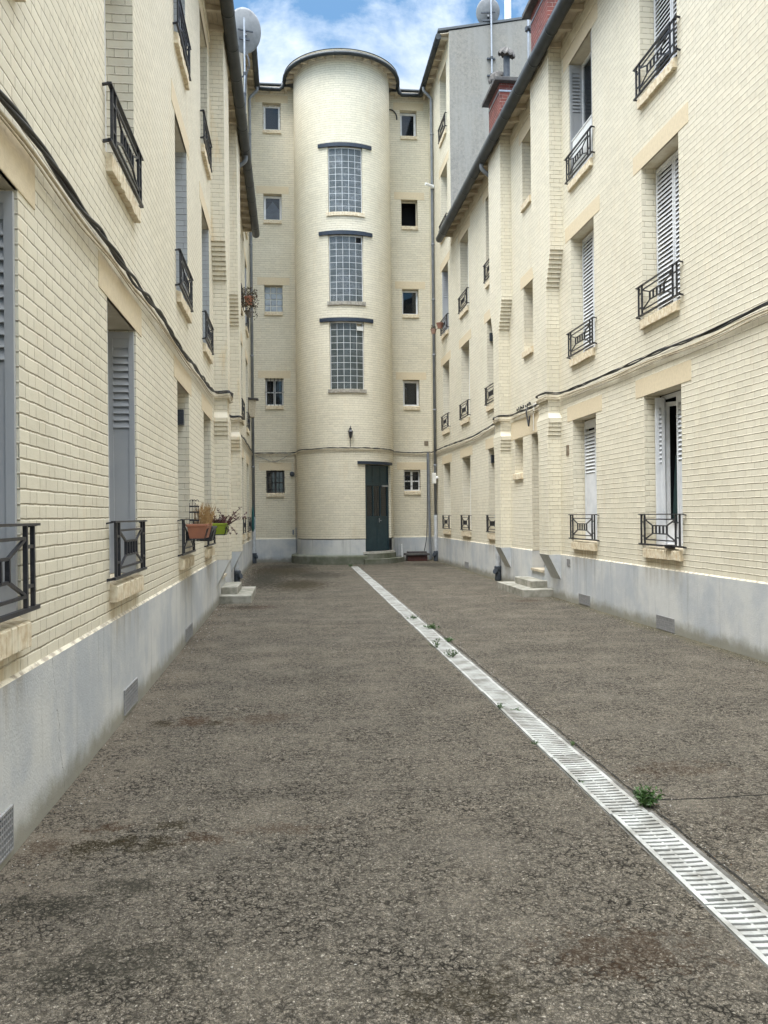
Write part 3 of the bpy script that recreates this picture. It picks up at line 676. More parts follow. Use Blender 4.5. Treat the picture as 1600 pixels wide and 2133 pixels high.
def doorway(F, a, b, z0, z1, root, dep=.34):
    mb = MB(); framebars(F, mb, a+.004, b-.004, z0+.01, z1-.005, -dep-.02, .06, .05); F.box(mb, a+.064, b-.064, z0+.07, z1-.55, -dep, -dep+.035)
    F.box(mb, a+.16, b-.16, z0+.2, z0+1., -dep+.035, -dep+.045); F.box(mb, a+.064, b-.064, z1-.55, z1-.50, -dep, -dep+.045)
    o = mb.build('door', simple('brown_door', (.12, .10, .085), .5, var=.3), root, bevel=.003)
    h = MB(); h.tube([F.p(a+.13, z0+1.05, -dep+.03), F.p(a+.13, z0+1.05, -dep+.09), F.p(a+.24, z0+1.05, -dep+.09)], .01, 8); h.build('handle', STEEL, o)
    g = MB(); g.face([F.p(a+.06, z1-.5, -dep), F.p(b-.06, z1-.5, -dep), F.p(b-.06, z1-.06, -dep), F.p(a+.06, z1-.06, -dep)]); g.build('pane', GLASS, o, recalc=False)
    mb = MB(); F.box(mb, a+.003, b-.003, z0-.05, z0+.004, -dep, .05); mb.build('threshold', simple('threshold_stone', (.55, .48, .36), .8, col2=(.38, .32, .24), s=9), root, bevel=.006)

def riser(F, a, b, z0, root):
    mb = MB(); F.box(mb, a-.001, b+.001, -.02, z0-.052, -.30, .012); mb.build('door_riser', PLINTH, root)
def side(F, name, right):
    low = thing('apartment_building', 'low cream brick wing along the %s of the courtyard, with %s' % (('right', 'red brick chimneys') if right else ('left', 'flower troughs')), 'building', F.p(8, 0, -1), 'apartment wings round the courtyard')
    tall = thing('apartment_building', 'tall cream brick wing at the far %s, %s' % (('right', 'with a bare grey gable') if right else ('left', 'mostly hidden behind the lower gutter')), 'building', F.p(27, 0, -1), 'apartment wings round the courtyard')
    ops = []; topz = 10.24
    cols = ['C', 'D', 'E', 'F'] if right else ['A', 'B', 'C', 'D', 'E', 'F']
    for c in cols:
        a, b = COLS[c]
        for f in range(3):
            rm = 0
            if not right and (c, f) in (('C', 1), ('C', 2), ('D', 1)): rm = 2
            ops.append((a, b, FLO[f][0], FLO[f][1], DEP, rm))
    door = (16.25, 17.12); ops.append((door[0], door[1], .45, 3.25, .36, 0)); ops.append((17.78, 18.46, 2.49, 3.26, DEP, 0))
    st = (16.9, 17.6)
    ops += [(*st, 5.06, 6.44, DEP, 0), (*st, 8.19, 9.58, DEP, 0)]
    wing(F, False, low, ops, YB, YG, topz, [door])
    # grey side reveals of the door below plinth level
    opt = [(*COLS['G'], z0, z1, DEP, 0) for z0, z1 in FLO]
    wing(F, True, tall, opt, YG+.003, YE+6, 16.55, [], gmat=GABLE)
    for root, oo in ((low, ops), (tall, opt)):
        for (a, b, c, d, dep, rm) in oo:
            if c == .45 or (a == 17.78): continue
            big = b-a > .9; stair = a == st[0]
            lintel(F, a, b, d, root, .28 if big else .22, .262 if d < 9.5 or root is tall else .255)
            sill(F, a, b, c, root)
            if big: railing(F, a, b, c, root)
    mb = MB(); F.box(mb, 16.0, 18.72, 3.262, 3.66, -.02, .006); mb.build('lintel', LINT, low, bevel=.004)
    sill(F, 17.78, 18.46, 2.49, low)
    doorway(F, *door, .47, 3.25, low); riser(F, *door, .47, low)
    pilaster(F, 15.23, 15.82, low, MB_pil if not right else MB_wall); pilaster(F, 18.82, 19.36, low, MB_pil if not right else MB_wall)
    eaves(F, YB, YG, 10.22, low, out=.33, drop=.07); gutter([F.p(YB, 10.10, .375), F.p(YG-.02, 10.10, .375)], low, .112)
    roof(F, YB, YG-.02, 10.26, low, out=.40)
    mb = MB(); F.box(mb, YB, 14.9, 9.89, 10.03, -.01, .02); F.box(mb, 16.2, 18.5, 9.89, 10.03, -.01, .02); F.box(mb, 19.7, YG, 9.89, 10.03, -.01, .02); mb.build('cornice_band', CREAMP, low, bevel=.006)
    eaves(F, YG, YE-.1, 16.50, tall, out=.28, drop=.06); gutter([F.p(YG+.02, 16.40, .33), F.p(YE-.33, 16.40, .33)], tall, .09)
    roof(F, YG, YE+6, 16.56, tall, out=.34, half=6., rise=1.2)
    pipe_down(F, 19.78, 10.08, low, gut_d=.375, d=.08); pipe_down(F, 28.55 if right else 29.05, 16.38, tall, gut_d=.33)
    return low, tall
RL, RT = side(FRt, 'right', True); LL, LT = side(FL, 'left', False)

# ---- windows and shutters in the side openings
def win(F, root, c, f, style='plain'):
    a, b = COLS[c]; z0, z1 = FLO[f]; d = DEP
    if style == 'louvre':      # two closed louvred leaves
        m = (a+b)/2
        for s0, s1 in ((a+.02, m-.004), (m+.004, b-.02)): leaf(F, (s0, -d), (s1, -d), z0+.02, z1-.03, root, SHW, (0, 1), pitch=.062, sh=.060)
        fr = MB(); framebars(F, fr, a+.002, b-.002, z0+.002, z1-.002, -d-.05, .03, .04); fr.build('window', CREAMP, root)
    elif style == 'half':      # leaves louvred only in the top
        m = (a+b)/2
        for s0, s1 in ((a+.02, m-.004), (m+.004, b-.02)): leaf(F, (s0, -d), (s1, -d), z0+.02, z1-.03, root, SHW, (.56, .96), pitch=.062, sh=.055)
        fr = MB(); framebars(F, fr, a+.002, b-.002, z0+.002, z1-.002, -d-.05, .03, .04); fr.build('window', CREAMP, root)
    elif style == 'open':
        window(F, a, b, z0, z1, d+.02, root, mull=0, pane=False)
        leaf(F, (b-.025, -d-.005), (b-.075, -.125), z0+.02, z1-.04, root, SHW, (.56, .96), pitch=.062, sh=.055); leaf(F, (b-.125, -d-.005), (b-.10, -.12), z0+.02, z1-.04, root, SHW, (.56, .96), pitch=.062, sh=.055)
        leaf(F, (a+.02, -d), (a+.575, -d), z0+.02, z1-.03, root, SHW, (.56, .96), pitch=.062, sh=.055)
        # casement swung inwards
        cm = MB(); p = [(b-.34, -.46), (b-.08, -.285)]
        q0, q1 = V(p[0]), V(p[1]); e = (q1-q0).normalized()
        def PP(s, z, o=0): q = q0+e*s; return F.p(q.x, z, q.y+o)
        L = (q1-q0).length
        for s0, s1, za, zb in ((0, .06, z0+.05, z1-.1), (L-.06, L, z0+.05, z1-.1), (.06, L-.06, z0+.05, z0+.4), (.06, L-.06, z1-.16, z1-.1)):
            cm.boxp([PP(s0, za), PP(s1, za), PP(s1, za, .04), PP(s0, za, .04), PP(s0, zb), PP(s1, zb), PP(s1, zb, .04), PP(s0, zb, .04)])
        cm.build('casement', WHITE, root)
        cm = MB()
        for k in range(10):
            u = b-.52+.03*k; dd = -.30-.02*(k % 2)
            cm.face([F.p(u-.0, z0+.35, dd), F.p(u+.03, z0+.35, -.30-.02*((k+1) % 2)), F.p(u+.02-.002*k, z1-.5-.04*k, -.34), F.p(u-.01, z1-.5-.04*k, -.34)])
        cm.build('curtain', CLOTH, root, recalc=False)
        cm = MB()
        for k in range(12):
            u = b-.42+.035*k; cm.face([F.p(u, z0+.1, -.50-.03*(k % 2)), F.p(u+.035, z0+.1, -.50-.03*((k+1) % 2)), F.p(u+.035, z1-.1, -.50-.03*((k+1) % 2)), F.p(u, z1-.1, -.50-.03*(k % 2))])
        cm.build('net_curtain', CURT, root, recalc=False)
    elif style == 'fold':      # grey metal leaf folded against the far reveal
        leaf(F, (b-.012, -d+.0), (b-.012, -.012), z0+.02, z1-.02, root, SHG, (.60, .96), t=.028, pitch=.062, sh=.066)
        leaf(F, (a+.040, -.012), (a+.040, -d+.0), z0+.02, z1-.02, root, SHG, (.60, .96), t=.028, pitch=.062, sh=.066)
        window(F, a, b, z0, z1, d, root)
    elif style == 'foldnear':
        window(F, a, b, z0, z1, d, root)
    else: window(F, a, b, z0, z1, d, root)
st_R = {('C', 0): 'open', ('D', 0): 'half', ('C', 1): 'louvre', ('D', 1): 'louvre', ('C', 2): 'louvre', ('D', 2): 'fold'}
for c in 'CDEF':
    for f in range(3): win(FRt, RL, c, f, st_R.get((c, f), 'plain'))
st_L = {('A', 0): 'fold', ('B', 0): 'fold'}
for c in 'ABCDEF':
    for f in range(3): win(FL, LL, c, f, st_L.get((c, f), 'plain'))
for f in range(5):
    win(FRt, RT, 'G', f, 'fold' if f == 2 else 'plain'); win(FL, LT, 'G', f, 'fold' if f == 2 else 'plain')
for F, root in ((FRt, RL), (FL, LL)):
    window(F, 17.78, 18.46, 2.50, 3.26, DEP, root, mull=0); window(F, 16.9, 17.6, 5.07, 6.44, DEP, root, mull=0); window(F, 16.9, 17.6, 8.2, 9.58, DEP, root, mull=0)

# ---- chimneys on the right wing
def chimney(F, ya, yb, z1, root, pots):
    mb = MB(); d0, d1 = .245, -.75
    P = [(ya, d0), (yb, d0), (yb, d1), (ya, d1), (ya, d0)]; run = 0
    for (a, b), (c, d) in zip(P, P[1:]):
        l = abs(a-c)+abs(b-d)
        mb.face([F.p(a, 10.27, b), F.p(c, 10.27, d), F.p(c, z1, d), F.p(a, z1, b)], [(run, 0), (run+l, 0), (run+l, z1-10.27), (run, z1-10.27)]); run += l
    o = mb.build('chimney', MB_red, root, recalc=False)
    mb = MB(); F.box(mb, ya-.14, yb+.14, z1, z1+.09, d1-.12, d0+.14); mb.build('chimney_cap', SLATE, o, bevel=.01)
    mb = MB(); F.box(mb, ya-.012, yb+.012, z1-.19, z1-.15, d1-.012, d0+.012); mb.build('chimney_band', STEEL, o)
    for (u, d, h, tilt, r) in pots:
        mb = MB(); mb.lathe(F.p(u, z1+.09, d), [(r+.03, 0), (r, .05), (r, h)], 14); mb.build('flue_pipe', SHOE, o, smooth=False)
        mb = MB(); c = F.p(u, z1+.09+h+.05, d); ax = V((math.sin(tilt), -.25, math.cos(tilt)))
        n = 10; i0 = len(mb.v)
        prof = [(.02, .13), (.11, .11), (.20, .02), (.215, -.02)]
        q = ax.to_track_quat('Z', 'Y')
        vs = []
        for (rr, zz) in prof:
            for j in range(n*2):
                a = math.pi*j/n; wv = (.018 if j % 2 else -.018)*(rr/.2); vs.append(c+q @ V((rr*math.cos(a)*(1+wv*3), rr*math.sin(a)*.8, zz+wv)))
        fs = [(k*2*n+j, k*2*n+(j+1) % (2*n), (k+1)*2*n+(j+1) % (2*n), (k+1)*2*n+j) for k in range(3) for j in range(2*n)]
        mb.raw(vs, fs); oo = mb.build('chimney_cowl', COWL, o, recalc=False); sm = oo.modifiers.new('s', 'SOLIDIFY'); sm.thickness = .012
    return o
chimney(FRt, 18.50, 19.52, 11.30, RL, [(18.85, -.02, .70, .18, .075), (19.25, .12, .36, -.5, .07)])
chimney(FRt, 14.94, 16.0, 11.34, RL, [])
# small mast by the nearer chimney
mt = thing('antenna_mast', 'short grey steel mast clamped beside the red brick chimney', 'mast', (4.88, 16.6, 10.3))
mb = MB(); mb.tube([(4.88, 16.6, 10.3), (4.88, 16.6, 11.75)], .022, 10); mb.build('pole', STEEL, mt)
mb = MB(); mb.box(4.88, 5.2, 16.58, 16.62, 11.36, 11.50); mb.tube([(4.88, 16.52, 11.43), (4.88, 16.68, 11.43)], .03, 8); mb.box(4.82, 4.94, 16.56, 16.64, 11.39, 11.47); mb.build('bracket', SHOE, mt)

# ------------------------------------------------------------------ end building with round stair tower
EB = thing('apartment_building', 'cream brick end building with a round stair tower and dark door', 'building', (1.9, YE, 0), 'apartment wings round the courtyard')
TX, TY, TR = 1.875, YE-.42, 1.66
LW = [(-.86, -.225), (3.985, 4.58)]
WL = [[(2.40, 3.20), (5.46, 6.42), (8.74, 9.68), (11.95, 12.87), (15.10, 16.06)], [(2.44, 3.20), (5.45, 6.40), (8.72, 9.63), (11.86, 12.81), (15.07, 15.99)]]
DE = .20
ops = [(LW[s][0], LW[s][1], z0, z1, DE, 0) for s in (0, 1) for z0, z1 in WL[s]]
mb = MB(); facade(mb, FE, XL, XR, ZP, 16.58, ops)
mb.face([(XL, YE+5, 0), (XR, YE+5, 0), (XR, YE+5, 16.5), (XL, YE+5, 16.5)])
mb.build('wall', [MB_end, MB_end, MB_grey, CREAMP, DARK], EB, recalc=False)
mb = MB(); mb.face([FE.p(XL, -.02, .018), FE.p(XR, -.02, .018), FE.p(XR, ZP-.03, .018), FE.p(XL, ZP-.03, .018)]); mb.face([FE.p(XL, ZP-.03, .018), FE.p(XR, ZP-.03, .018), FE.p(XR, ZP+.01, 0), FE.p(XL, ZP+.01, 0)], None, 1)
mb.build('plinth', [PLINTH, CREAMP], EB, recalc=False)
for s in (0, 1):
    a, b = LW[s]
    for f, (z0, z1) in enumerate(WL[s]):
        lintel(FE, a, b, z1, EB, .245, .265); sill(FE, a, b, z0, EB, .125)
# panes: (side, floor) -> look
window(FE, *LW[0], 2.41, 3.19, DE, EB, mull=1, trans=2.78, mat=simple('dirty_frame', (.10, .095, .09), .7, var=.4), fw=.04, glass=GLASSD)
window(FE, *LW[0], 5.47, 6.41, DE, EB, mull=1, trans=5.95)
window(FE, *LW[0], 11.96, 12.86, DE, EB, mull=0, fw=.075)
window(FE, *LW[0], 15.11, 16.05, DE-.03, EB, mull=0, fw=.09)
window(FE, *LW[1], 2.45, 3.19, DE, EB, mull=1, trans=2.80, fw=.045)
window(FE, *LW[1], 5.46, 6.39, DE, EB, mull=0, fw=.075)
window(FE, LW[1][0], LW[1][1], 8.73, 9.62, DE, EB, mull=0, fw=.06)
window(FE, LW[1][0], LW[1][1], 11.87, 12.80, DE, EB, mull=0, fw=.035, pane=False, mat=CREAMP)
window(FE, LW[1][0], LW[1][1], 15.08, 15.98, DE, EB, mull=0, fw=.08)
mb = MB()   # foam round the top left window
for k in range(60):
    t = k/60*2*(.62+.95); a, b = LW[0]; z0, z1 = 15.14, 16.02
    W_, H_ = b-a, z1-z0; t = k/60*2*(W_+H_)
    if t < W_: u, z = a+t, z0
    elif t < W_+H_: u, z = b, z0+t-W_
    elif t < 2*W_+H_: u, z = b-(t-W_-H_), z1
    else: u, z = a, z1-(t-2*W_-H_)
    r = random.uniform(.025, .045); mb.lathe(FE.p(u, z, -.15), [(.001, -r), (r*.8, -r*.5), (r, 0), (r*.7, r*.6), (.001, r)], 7, axis=(random.random(), random.random(), 1))
mb.build('foam_edge', FOAM, EB, smooth=True)
mb = MB(); n = 14      # curtain behind the third floor window on the left
a, b = LW[0][0]+.08, LW[0][1]-.08
for s in (0, 1):
    for k in range(n):
        t0, t1 = k/n, (k+1)/n; m = (a+b)/2
        def cu(t): return (a+(m-a)*t) if s == 0 else (b-(b-m)*t)
        def zt(t): return 12.60-.22*(1-abs(t-.0))*0-.02
        def zl(t): return 12.05+.42*(t**2)*0
        zz = lambda t: 12.70-.30*(1-t)
        mb.face([FE.p(cu(t0), 12.03, -.27-.01*(k % 2)), FE.p(cu(t1), 12.03, -.27-.01*((k+1) % 2)), FE.p(cu(t1), zz(t1), -.27-.01*((k+1) % 2)), FE.p(cu(t0), zz(t0), -.27-.01*(k % 2))])
mb.build('curtain', CURT, EB, recalc=False)
mb = MB()            # glass bricks, second floor left
a, b = LW[0]; z0, z1 = 8.76, 9.66
for i in range(3):
    for j in range(4):
        w_, h_ = (b-a)/3, (z1-z0)/4; FE.box(mb, a+i*w_+.012, a+(i+1)*w_-.012, z0+j*h_+.012, z0+(j+1)*h_-.012, -DE-.05, -DE+.012)
gl = mb.build('glass_bricks', GBLKP, EB, bevel=.014)
mb = MB(); FE.box(mb, a+.002, b-.002, z0+.002, z1+.01, -DE-.045, -DE-.005); mb.build('glass_brick_joints', PLASTIC, EB)
def bars(a, b, z0, z1, us, zs, d=.015):
    mb = MB()
    for u in us: mb.tube([FE.p(a+(b-a)*u, z0-.05, d), FE.p(a+(b-a)*u, z1, d)], .011, 6)
    for z in zs: mb.tube([FE.p(a-.03, z, d+.012), FE.p(b+.03, z, d+.012)], .0085, 6)
    return mb.build('window_bars', IRON, EB)
bars(*LW[0], 2.40, 3.20, (.1, .3, .5, .7, .9), (2.55, 2.95)); bars(*LW[0], 5.46, 6.42, (.1, .3, .5, .7, .9), (5.93,))
mb = MB(); a, b = LW[1]
for z in (2.60, 2.98): mb.tube([FE.p(a-.03, z, .0), FE.p(b+.03, z, .0)], .008, 6)
for u, s in ((.42, 1), (.42, -1)):
    mb.tube([FE.p(a+(b-a)*(.42+.22*s*math.cos(t)), 2.80+.02+.19*math.sin(t)*1., -.0) for t in [math.pi*k/10-math.pi/2 for k in range(11)]], .007, 6)
mb.build('window_bars', IRON, EB)
for u in (0,):       # half open pale casement first floor right
    mb = MB(); framebars(Fr((4.06, YE, 0), V((.35, .94, 0)).normalized(), (0, -1, 0)), mb, 0, .42, 5.54, 6.20, -DE-.05, .05, .03); mb.build('casement', WHITE, EB)

# ---- round tower
def TP(th, z, r=TR): return V((TX+r*math.sin(th), TY-r*math.cos(th), z))     # th=0 faces the courtyard, + to the right
tw = math.asin(.575/1.66)
d_a, d_b = math.asin((2.43-TX)/TR), math.asin((3.37-TX)/TR)
TWN = [(-tw, tw, 5.74, 7.99), (-tw, tw, 8.62, 10.84), (-tw, tw, 11.55, 13.73)]
topn = [*TWN, (d_a, d_b, .40, 3.29)]
ZT = 16.72
T = bpy.data.objects.new('stair_tower', None)
def arcwall(mb, r, z0, z1, tops, mi=0, step=R(3)):
    A = {R(-115), R(115)}; th = R(-115)
    while th < R(115): A.add(th); th += step
    for o in tops: A |= {o[0], o[1]}
    A = sorted(A); A = [x for i, x in enumerate(A) if i == 0 or x-A[i-1] > 1e-5 or any(abs(x-o[k]) < 1e-9 for o in tops for k in (0, 1))]
    Z = sorted({z0, z1, *[min(max(o[k], z0), z1) for o in tops for k in (2, 3)]})
    for a, b in zip(A, A[1:]):
        for c, d in zip(Z, Z[1:]):
            m, n = (a+b)/2, (c+d)/2
            if any(o[0]-1e-6 < m < o[1]+1e-6 and o[2] < n < o[3] for o in tops): continue
            mb.face([TP(a, c, r), TP(b, c, r), TP(b, d, r), TP(a, d, r)], [(a*r, c-ZP), (b*r, c-ZP), (b*r, d-ZP), (a*r, d-ZP)], mi)
mb = MB(); arcwall(mb, TR, ZP, ZT, topn)
for (a, b, c, d) in topn:
    dp = .10 if c > 1 else .16
    for th in (a, b):
        c2 = max(c, ZP); mb.face([TP(th, c2), TP(th, c2, TR-dp), TP(th, d, TR-dp), TP(th, d)], [(0, c2-ZP), (dp, c2-ZP), (dp, d-ZP), (0, d-ZP)])
    n = 8
    for k in range(n):
        t0, t1 = a+(b-a)*k/n, a+(b-a)*(k+1)/n
        for z in (c, d): mb.face([TP(t0, z), TP(t1, z), TP(t1, z, TR-dp), TP(t0, z, TR-dp)], None, 3)
tower = mb.build('stair_tower', [MB_end, MB_end, MB_end, CREAMP, DARK], EB, recalc=False)
bm = bmesh.new(); bm.from_mesh(tower.data); bmesh.ops.remove_doubles(bm, verts=bm.verts, dist=.0005); bm.to_mesh(tower.data); bm.free()
for p in tower.data.polygons: p.use_smooth = p.material_index == 0 and abs(p.area) > 0 and len(p.vertices) == 4
tower.data.set_sharp_from_angle(angle=R(30))
mb = MB(); arcwall(mb, TR+.015, .26, ZP-.02, [(d_b+.01, R(116), 0, 4), (d_a-.01, d_b+.01, 0, 4)]); m3 = MB(); arcwall(m3, TR+.015, .0, ZP-.02, [(R(-116), d_b+.01, 0, 4)]); m3.build('tower_plinth', PLINTH, tower, recalc=False, smooth=True)
mb2 = MB(); prof = [(TR+.015, ZP-.02), (TR, ZP+.01)]
pl = mb.build('tower_plinth', PLINTH, tower, recalc=False, smooth=True)
mb = MB()
mb = MB()
# concrete foot ring (ends at the steps)
A = [R(-112)+R(5)*k for k in range(0, 27)]; A = [a for a in A if a < d_a-.02]+[d_a-.02]
for a, b in zip(A, A[1:]):
    for (r0_, z0_), (r1_, z1_) in zip([(TR+.225, -.02), (TR+.225, .25), (TR+.20, .285)], [(TR+.225, .25), (TR+.20, .285), (TR+.0, .30)]):
        mb.face([TP(a, z0_, r0_), TP(b, z0_, r0_), TP(b, z1_, r1_), TP(a, z1_, r1_)])
a = A[-1]; mb.face([TP(a, -.02, TR+.225), TP(a, .285, TR+.2), TP(a, .30, TR), TP(a, -.02, TR)])
mb.build('tower_foot', MOSSC, tower, recalc=False)
def arcbox(mb, a, b, z0, z1, r0_, r1_, n=12, mi=0):
    for k in range(n):
        t0, t1 = a+(b-a)*k/n, a+(b-a)*(k+1)/n
        mb.boxp([TP(t0, z0, r0_), TP(t1, z0, r0_), TP(t1, z0, r1_), TP(t0, z0, r1_), TP(t0, z1, r0_), TP(t1, z1, r0_), TP(t1, z1, r1_), TP(t0, z1, r1_)], mi, skip=(() if n == 1 else (('r', 'l') if 0 < k < n-1 else (('r',) if k == 0 else ('l',)))))
for i, (a, b, c, d) in enumerate(TWN):
    mb = MB(); ex = math.asin(.865/TR); arcbox(mb, -ex, ex, d-.02, d+.10, TR-.02, TR+.055, 14); lo = mb.build('steel_lintel', NAVY, tower, recalc=True)
    mb = MB(); nx, nz = 5, 10; zt = d-.055
    for x in range(nx):
        for z in range(nz):
            if z == nz-1 and x == 4 and i < 2: continue
            t0 = a+.015+(b-a-.03)*x/nx; t1 = a+.015+(b-a-.03)*(x+1)/nx; g_ = .007/TR
            z0_ = c+.02+(zt-c-.02)*z/nz; z1_ = c+.02+(zt-c-.02)*(z+1)/nz
            arcbox(mb, t0+g_, t1-g_, z0_+.007, z1_-.007, TR-.13, TR-.062, 1)
    wb = mb.build('glass_block_window', GBLK, tower, bevel=.006)
    mb = MB(); 
    for x in range(nx+1):
        t = a+.015+(b-a-.03)*x/nx; arcbox(mb, t-.0065/TR if x else t-.014/TR, t+.0065/TR if x < nx else t+.014/TR, c+.012, d-.03, TR-.125, TR-.068, 1)
    for z in range(nz+1):
        zz = c+.02+(zt-c-.02)*z/nz; arcbox(mb, a+.01, b-.01, zz-.0065, zz+.0065, TR-.124, TR-.069, 6)
    arcbox(mb, a+.005, b-.005, zt+.005, d-.02, TR-.13, TR-.072, 6)
    mb.build('white_joints', WHITE, wb)
    if i < 2:
        mb = MB(); t0 = a+.015+(b-a-.03)*4/5; t1 = b-.02; arcbox(mb, t0, t1, zt-(zt-c)/10+.02, zt-.01, TR-.20, TR-.16, 1); mb.build('missing_block_gap', DARK if i else CREAMP, wb)
        if i == 0:
            mb = MB(); arcbox(mb, t0-.005, t1+.01, zt-(zt-c)/10-.03, zt-(zt-c)/10+.10, TR-.10, TR-.02, 1); mb.build('vent_flap', PLASTIC, wb)
    mb = MB(); n = 15; ew = math.asin(.625/TR)
    for k in range(n):
        t0, t1 = -ew+2*ew*k/n, -ew+2*ew*(k+1)/n; g_ = .003/TR; j = random.uniform(-.005, .005)
        arcbox(mb, t0+g_, t1-g_, c-.115+j, c+.006, TR-.01, TR+.05+j, 1)
    arcbox(mb, -ew+.004, ew-.004, c-.10, c-.006, TR-.02, TR+.038, 10)
    mb.build('sill', SILL if i == 2 else SILLD, tower, bevel=.004)
# tower eave
for k in range(-9, 10):
    mb = MB()
    th = R(11.5)*k; 
    e = V((math.cos(th), math.sin(th), 0))*.035; p, q = TP(th, ZT-.10, TR-.02), TP(th, ZT-.16, TR+.26)
    mb.boxp([p-e, p+e, q+e, q-e, p-e+V((0, 0, .09)), p+e+V((0, 0, .09)), q+e+V((0, 0, .07)), q-e+V((0, 0, .07))]); mb.build('rafter_tail', SLAT, tower)
mb = MB(); arcbox(mb, R(-108), R(108), ZT-.015, ZT+.03, TR-.1, TR+.31, 40); mb.build('soffit', SLAT, tower)
mb = MB(); n = 48
for k in range(n):
    t0, t1 = R(-118)+R(236)*k/n, R(-118)+R(236)*(k+1)/n
    mb.face([TP(t0, ZT+.04, TR+.33), TP(t1, ZT+.04, TR+.33), TP(t1, ZT+.16, .02), TP(t0, ZT+.16, .02)])
mb.build('tower_roof', ROOF, tower, recalc=False)
GR = TR+.31; ZG = ZT-.07
ring = [TP(R(-93)+R(186)*k/46, ZG-.0, GR) for k in range(47)]
gl_, gr_ = TX-GR-.02, TX+GR+.02
lo_ = [V((XL+.33, YE-.33, 16.38)), V((gl_-.14, YE-.36, 16.36)), V((gl_-.04, YE-.40, 16.42)), V((gl_, YE-.47, 16.55))]
hi_ = [V((gr_, YE-.47, 16.55)), V((gr_+.04, YE-.40, 16.42)), V((gr_+.14, YE-.36, 16.36)), V((XR-.33, YE-.33, 16.38))]
ring = [V((p.x, p.y, 16.62-(0 if abs(k-23) < 20 else .02*(abs(k-23)-20)))) for k, p in enumerate(ring)]
gutter(lo_+ring+hi_, EB, .066, 1.2)
for (ua, ub) in ((XL+.1, TX-TR-.1), (TX+TR+.1, XR-.1)): eaves(FE, ua, ub, 16.50, EB, out=.30, drop=.05, gap=.50)
mb = MB(); mb.boxp([FE.p(XL, 16.56, .3), FE.p(XR, 16.56, .3), FE.p(XR, 17.3, -5), FE.p(XL, 17.3, -5), FE.p(XL, 16.60, .3), FE.p(XR, 16.60, .3), FE.p(XR, 17.36, -5), FE.p(XL, 17.36, -5)]); mb.build('roof', ROOF, EB)

# ---- tower door
pa, pb = TP(d_a+.006, 0, TR-.10), TP(d_b-.006, 0, TR-.10); ud = (pb-pa); LD = ud.length; ud.normalize()
FD = Fr(pa, ud, V((ud.y, -ud.x, 0)))
dm = MB(); z0, zb, zc, z1 = .405, 1.53, 2.63, 3.27
FD.box(dm, 0, .035, z0, z1, -.05, .03); FD.box(dm, LD-.035, LD, z0, z1, -.05, .03)
FD.box(dm, .036, LD-.036, zc, zc+.05, -.03, .035); FD.box(dm, .036, LD-.036, zc+.051, z1, -.02, .0)     # transom panel
for k in (1, 2): FD.box(dm, LD*k/3-.008, LD*k/3+.008, zc+.05, z1, .0, .012)
FD.box(dm, .036, LD-.036, z0, zb, -.02, .012)
for u in (LD*.50,): FD.box(dm, u-.006, u+.006, z0+.02, zb, .012, .020)
for u in (.06, LD*.345, LD*.655, LD-.06): FD.box(dm, u-.020, u+.020, zb, zc, -.03, .022)
FD.box(dm, .036, LD-.036, zb-.01, zb+.04, -.03, .026); FD.box(dm, .036, LD-.036, zc-.05, zc, -.03, .026)
dr = dm.build('entrance_door', TEAL, tower, bevel=.004)
gp = MB(); gp.face([FD.p(.05, zb, .0), FD.p(LD-.05, zb, .0), FD.p(LD-.05, zc, .0), FD.p(.05, zc, .0)]); gp.build('pane', GLASSD, dr, recalc=False)
gp = MB(); FD.box(gp, .04, LD-.04, z0, z1, -.5, -.45); gp.build('dark_hall', DARK, dr)
gp = MB(); gp.tube([FD.p(LD*.60, 1.42, .05), FD.p(LD*.66, 1.42, .05)], .009, 8); FD.box(gp, LD*.585, LD*.61, 1.36, 1.50, .012, .03); gp.build('handle', STEEL, dr)
gp = MB(); FD.box(gp, LD*.70, LD-.05, zc-.075, zc-.02, .03, .07); gp.build('door_closer', STEEL, dr)
mb = MB(); arcbox(mb, math.asin((2.17-TX)/TR), d_b+.02, 3.29, 3.385, TR-.03, TR+.06, 12); mb.build('steel_lintel', NAVY, tower)
mb = MB(); arcbox(mb, d_a-.06, d_b+.08, .33, .40, TR-.2, TR+.10, 8); mb.build('threshold', simple('pale_threshold', (.52, .50, .45), .7, col2=(.36, .34, .30), s=8), tower)
dst = thing('doorstep', 'mossy curved concrete doorstep before the dark tower door', 'doorstep', TP((d_a+d_b)/2, 0, TR+.2))
mb = MB(); arcbox(mb, d_a-.10, d_b+.13, -.01, .165, TR-.1, TR+.40, 10); mb.build('lower_step', MOSSC, dst)
mb = MB(); arcbox(mb, d_a-.02, d_b+.06, .16, .332, TR-.15, TR+.14, 10); mb.build('upper_step', MOSSC, dst)

# ------------------------------------------------------------------ steps of the two side doors
def steps(F, lab):
    r = thing('doorstep', lab, 'doorstep', F.p(16.7, 0, .3))
    mb = MB(); F.box(mb, 15.72, 17.8, -.02, .14, .01, .60); mb.build('lower_step', CONC, r, bevel=.012)
    mb = MB(); F.box(mb, 16.08, 17.35, .13, .275, .012, .33); mb.build('upper_step', CONC, r, bevel=.012)
steps(FRt, 'two worn concrete steps against the right wall, between the slanted pilaster feet')
steps(FL, 'two worn concrete steps against the left wall, beyond the flower troughs')

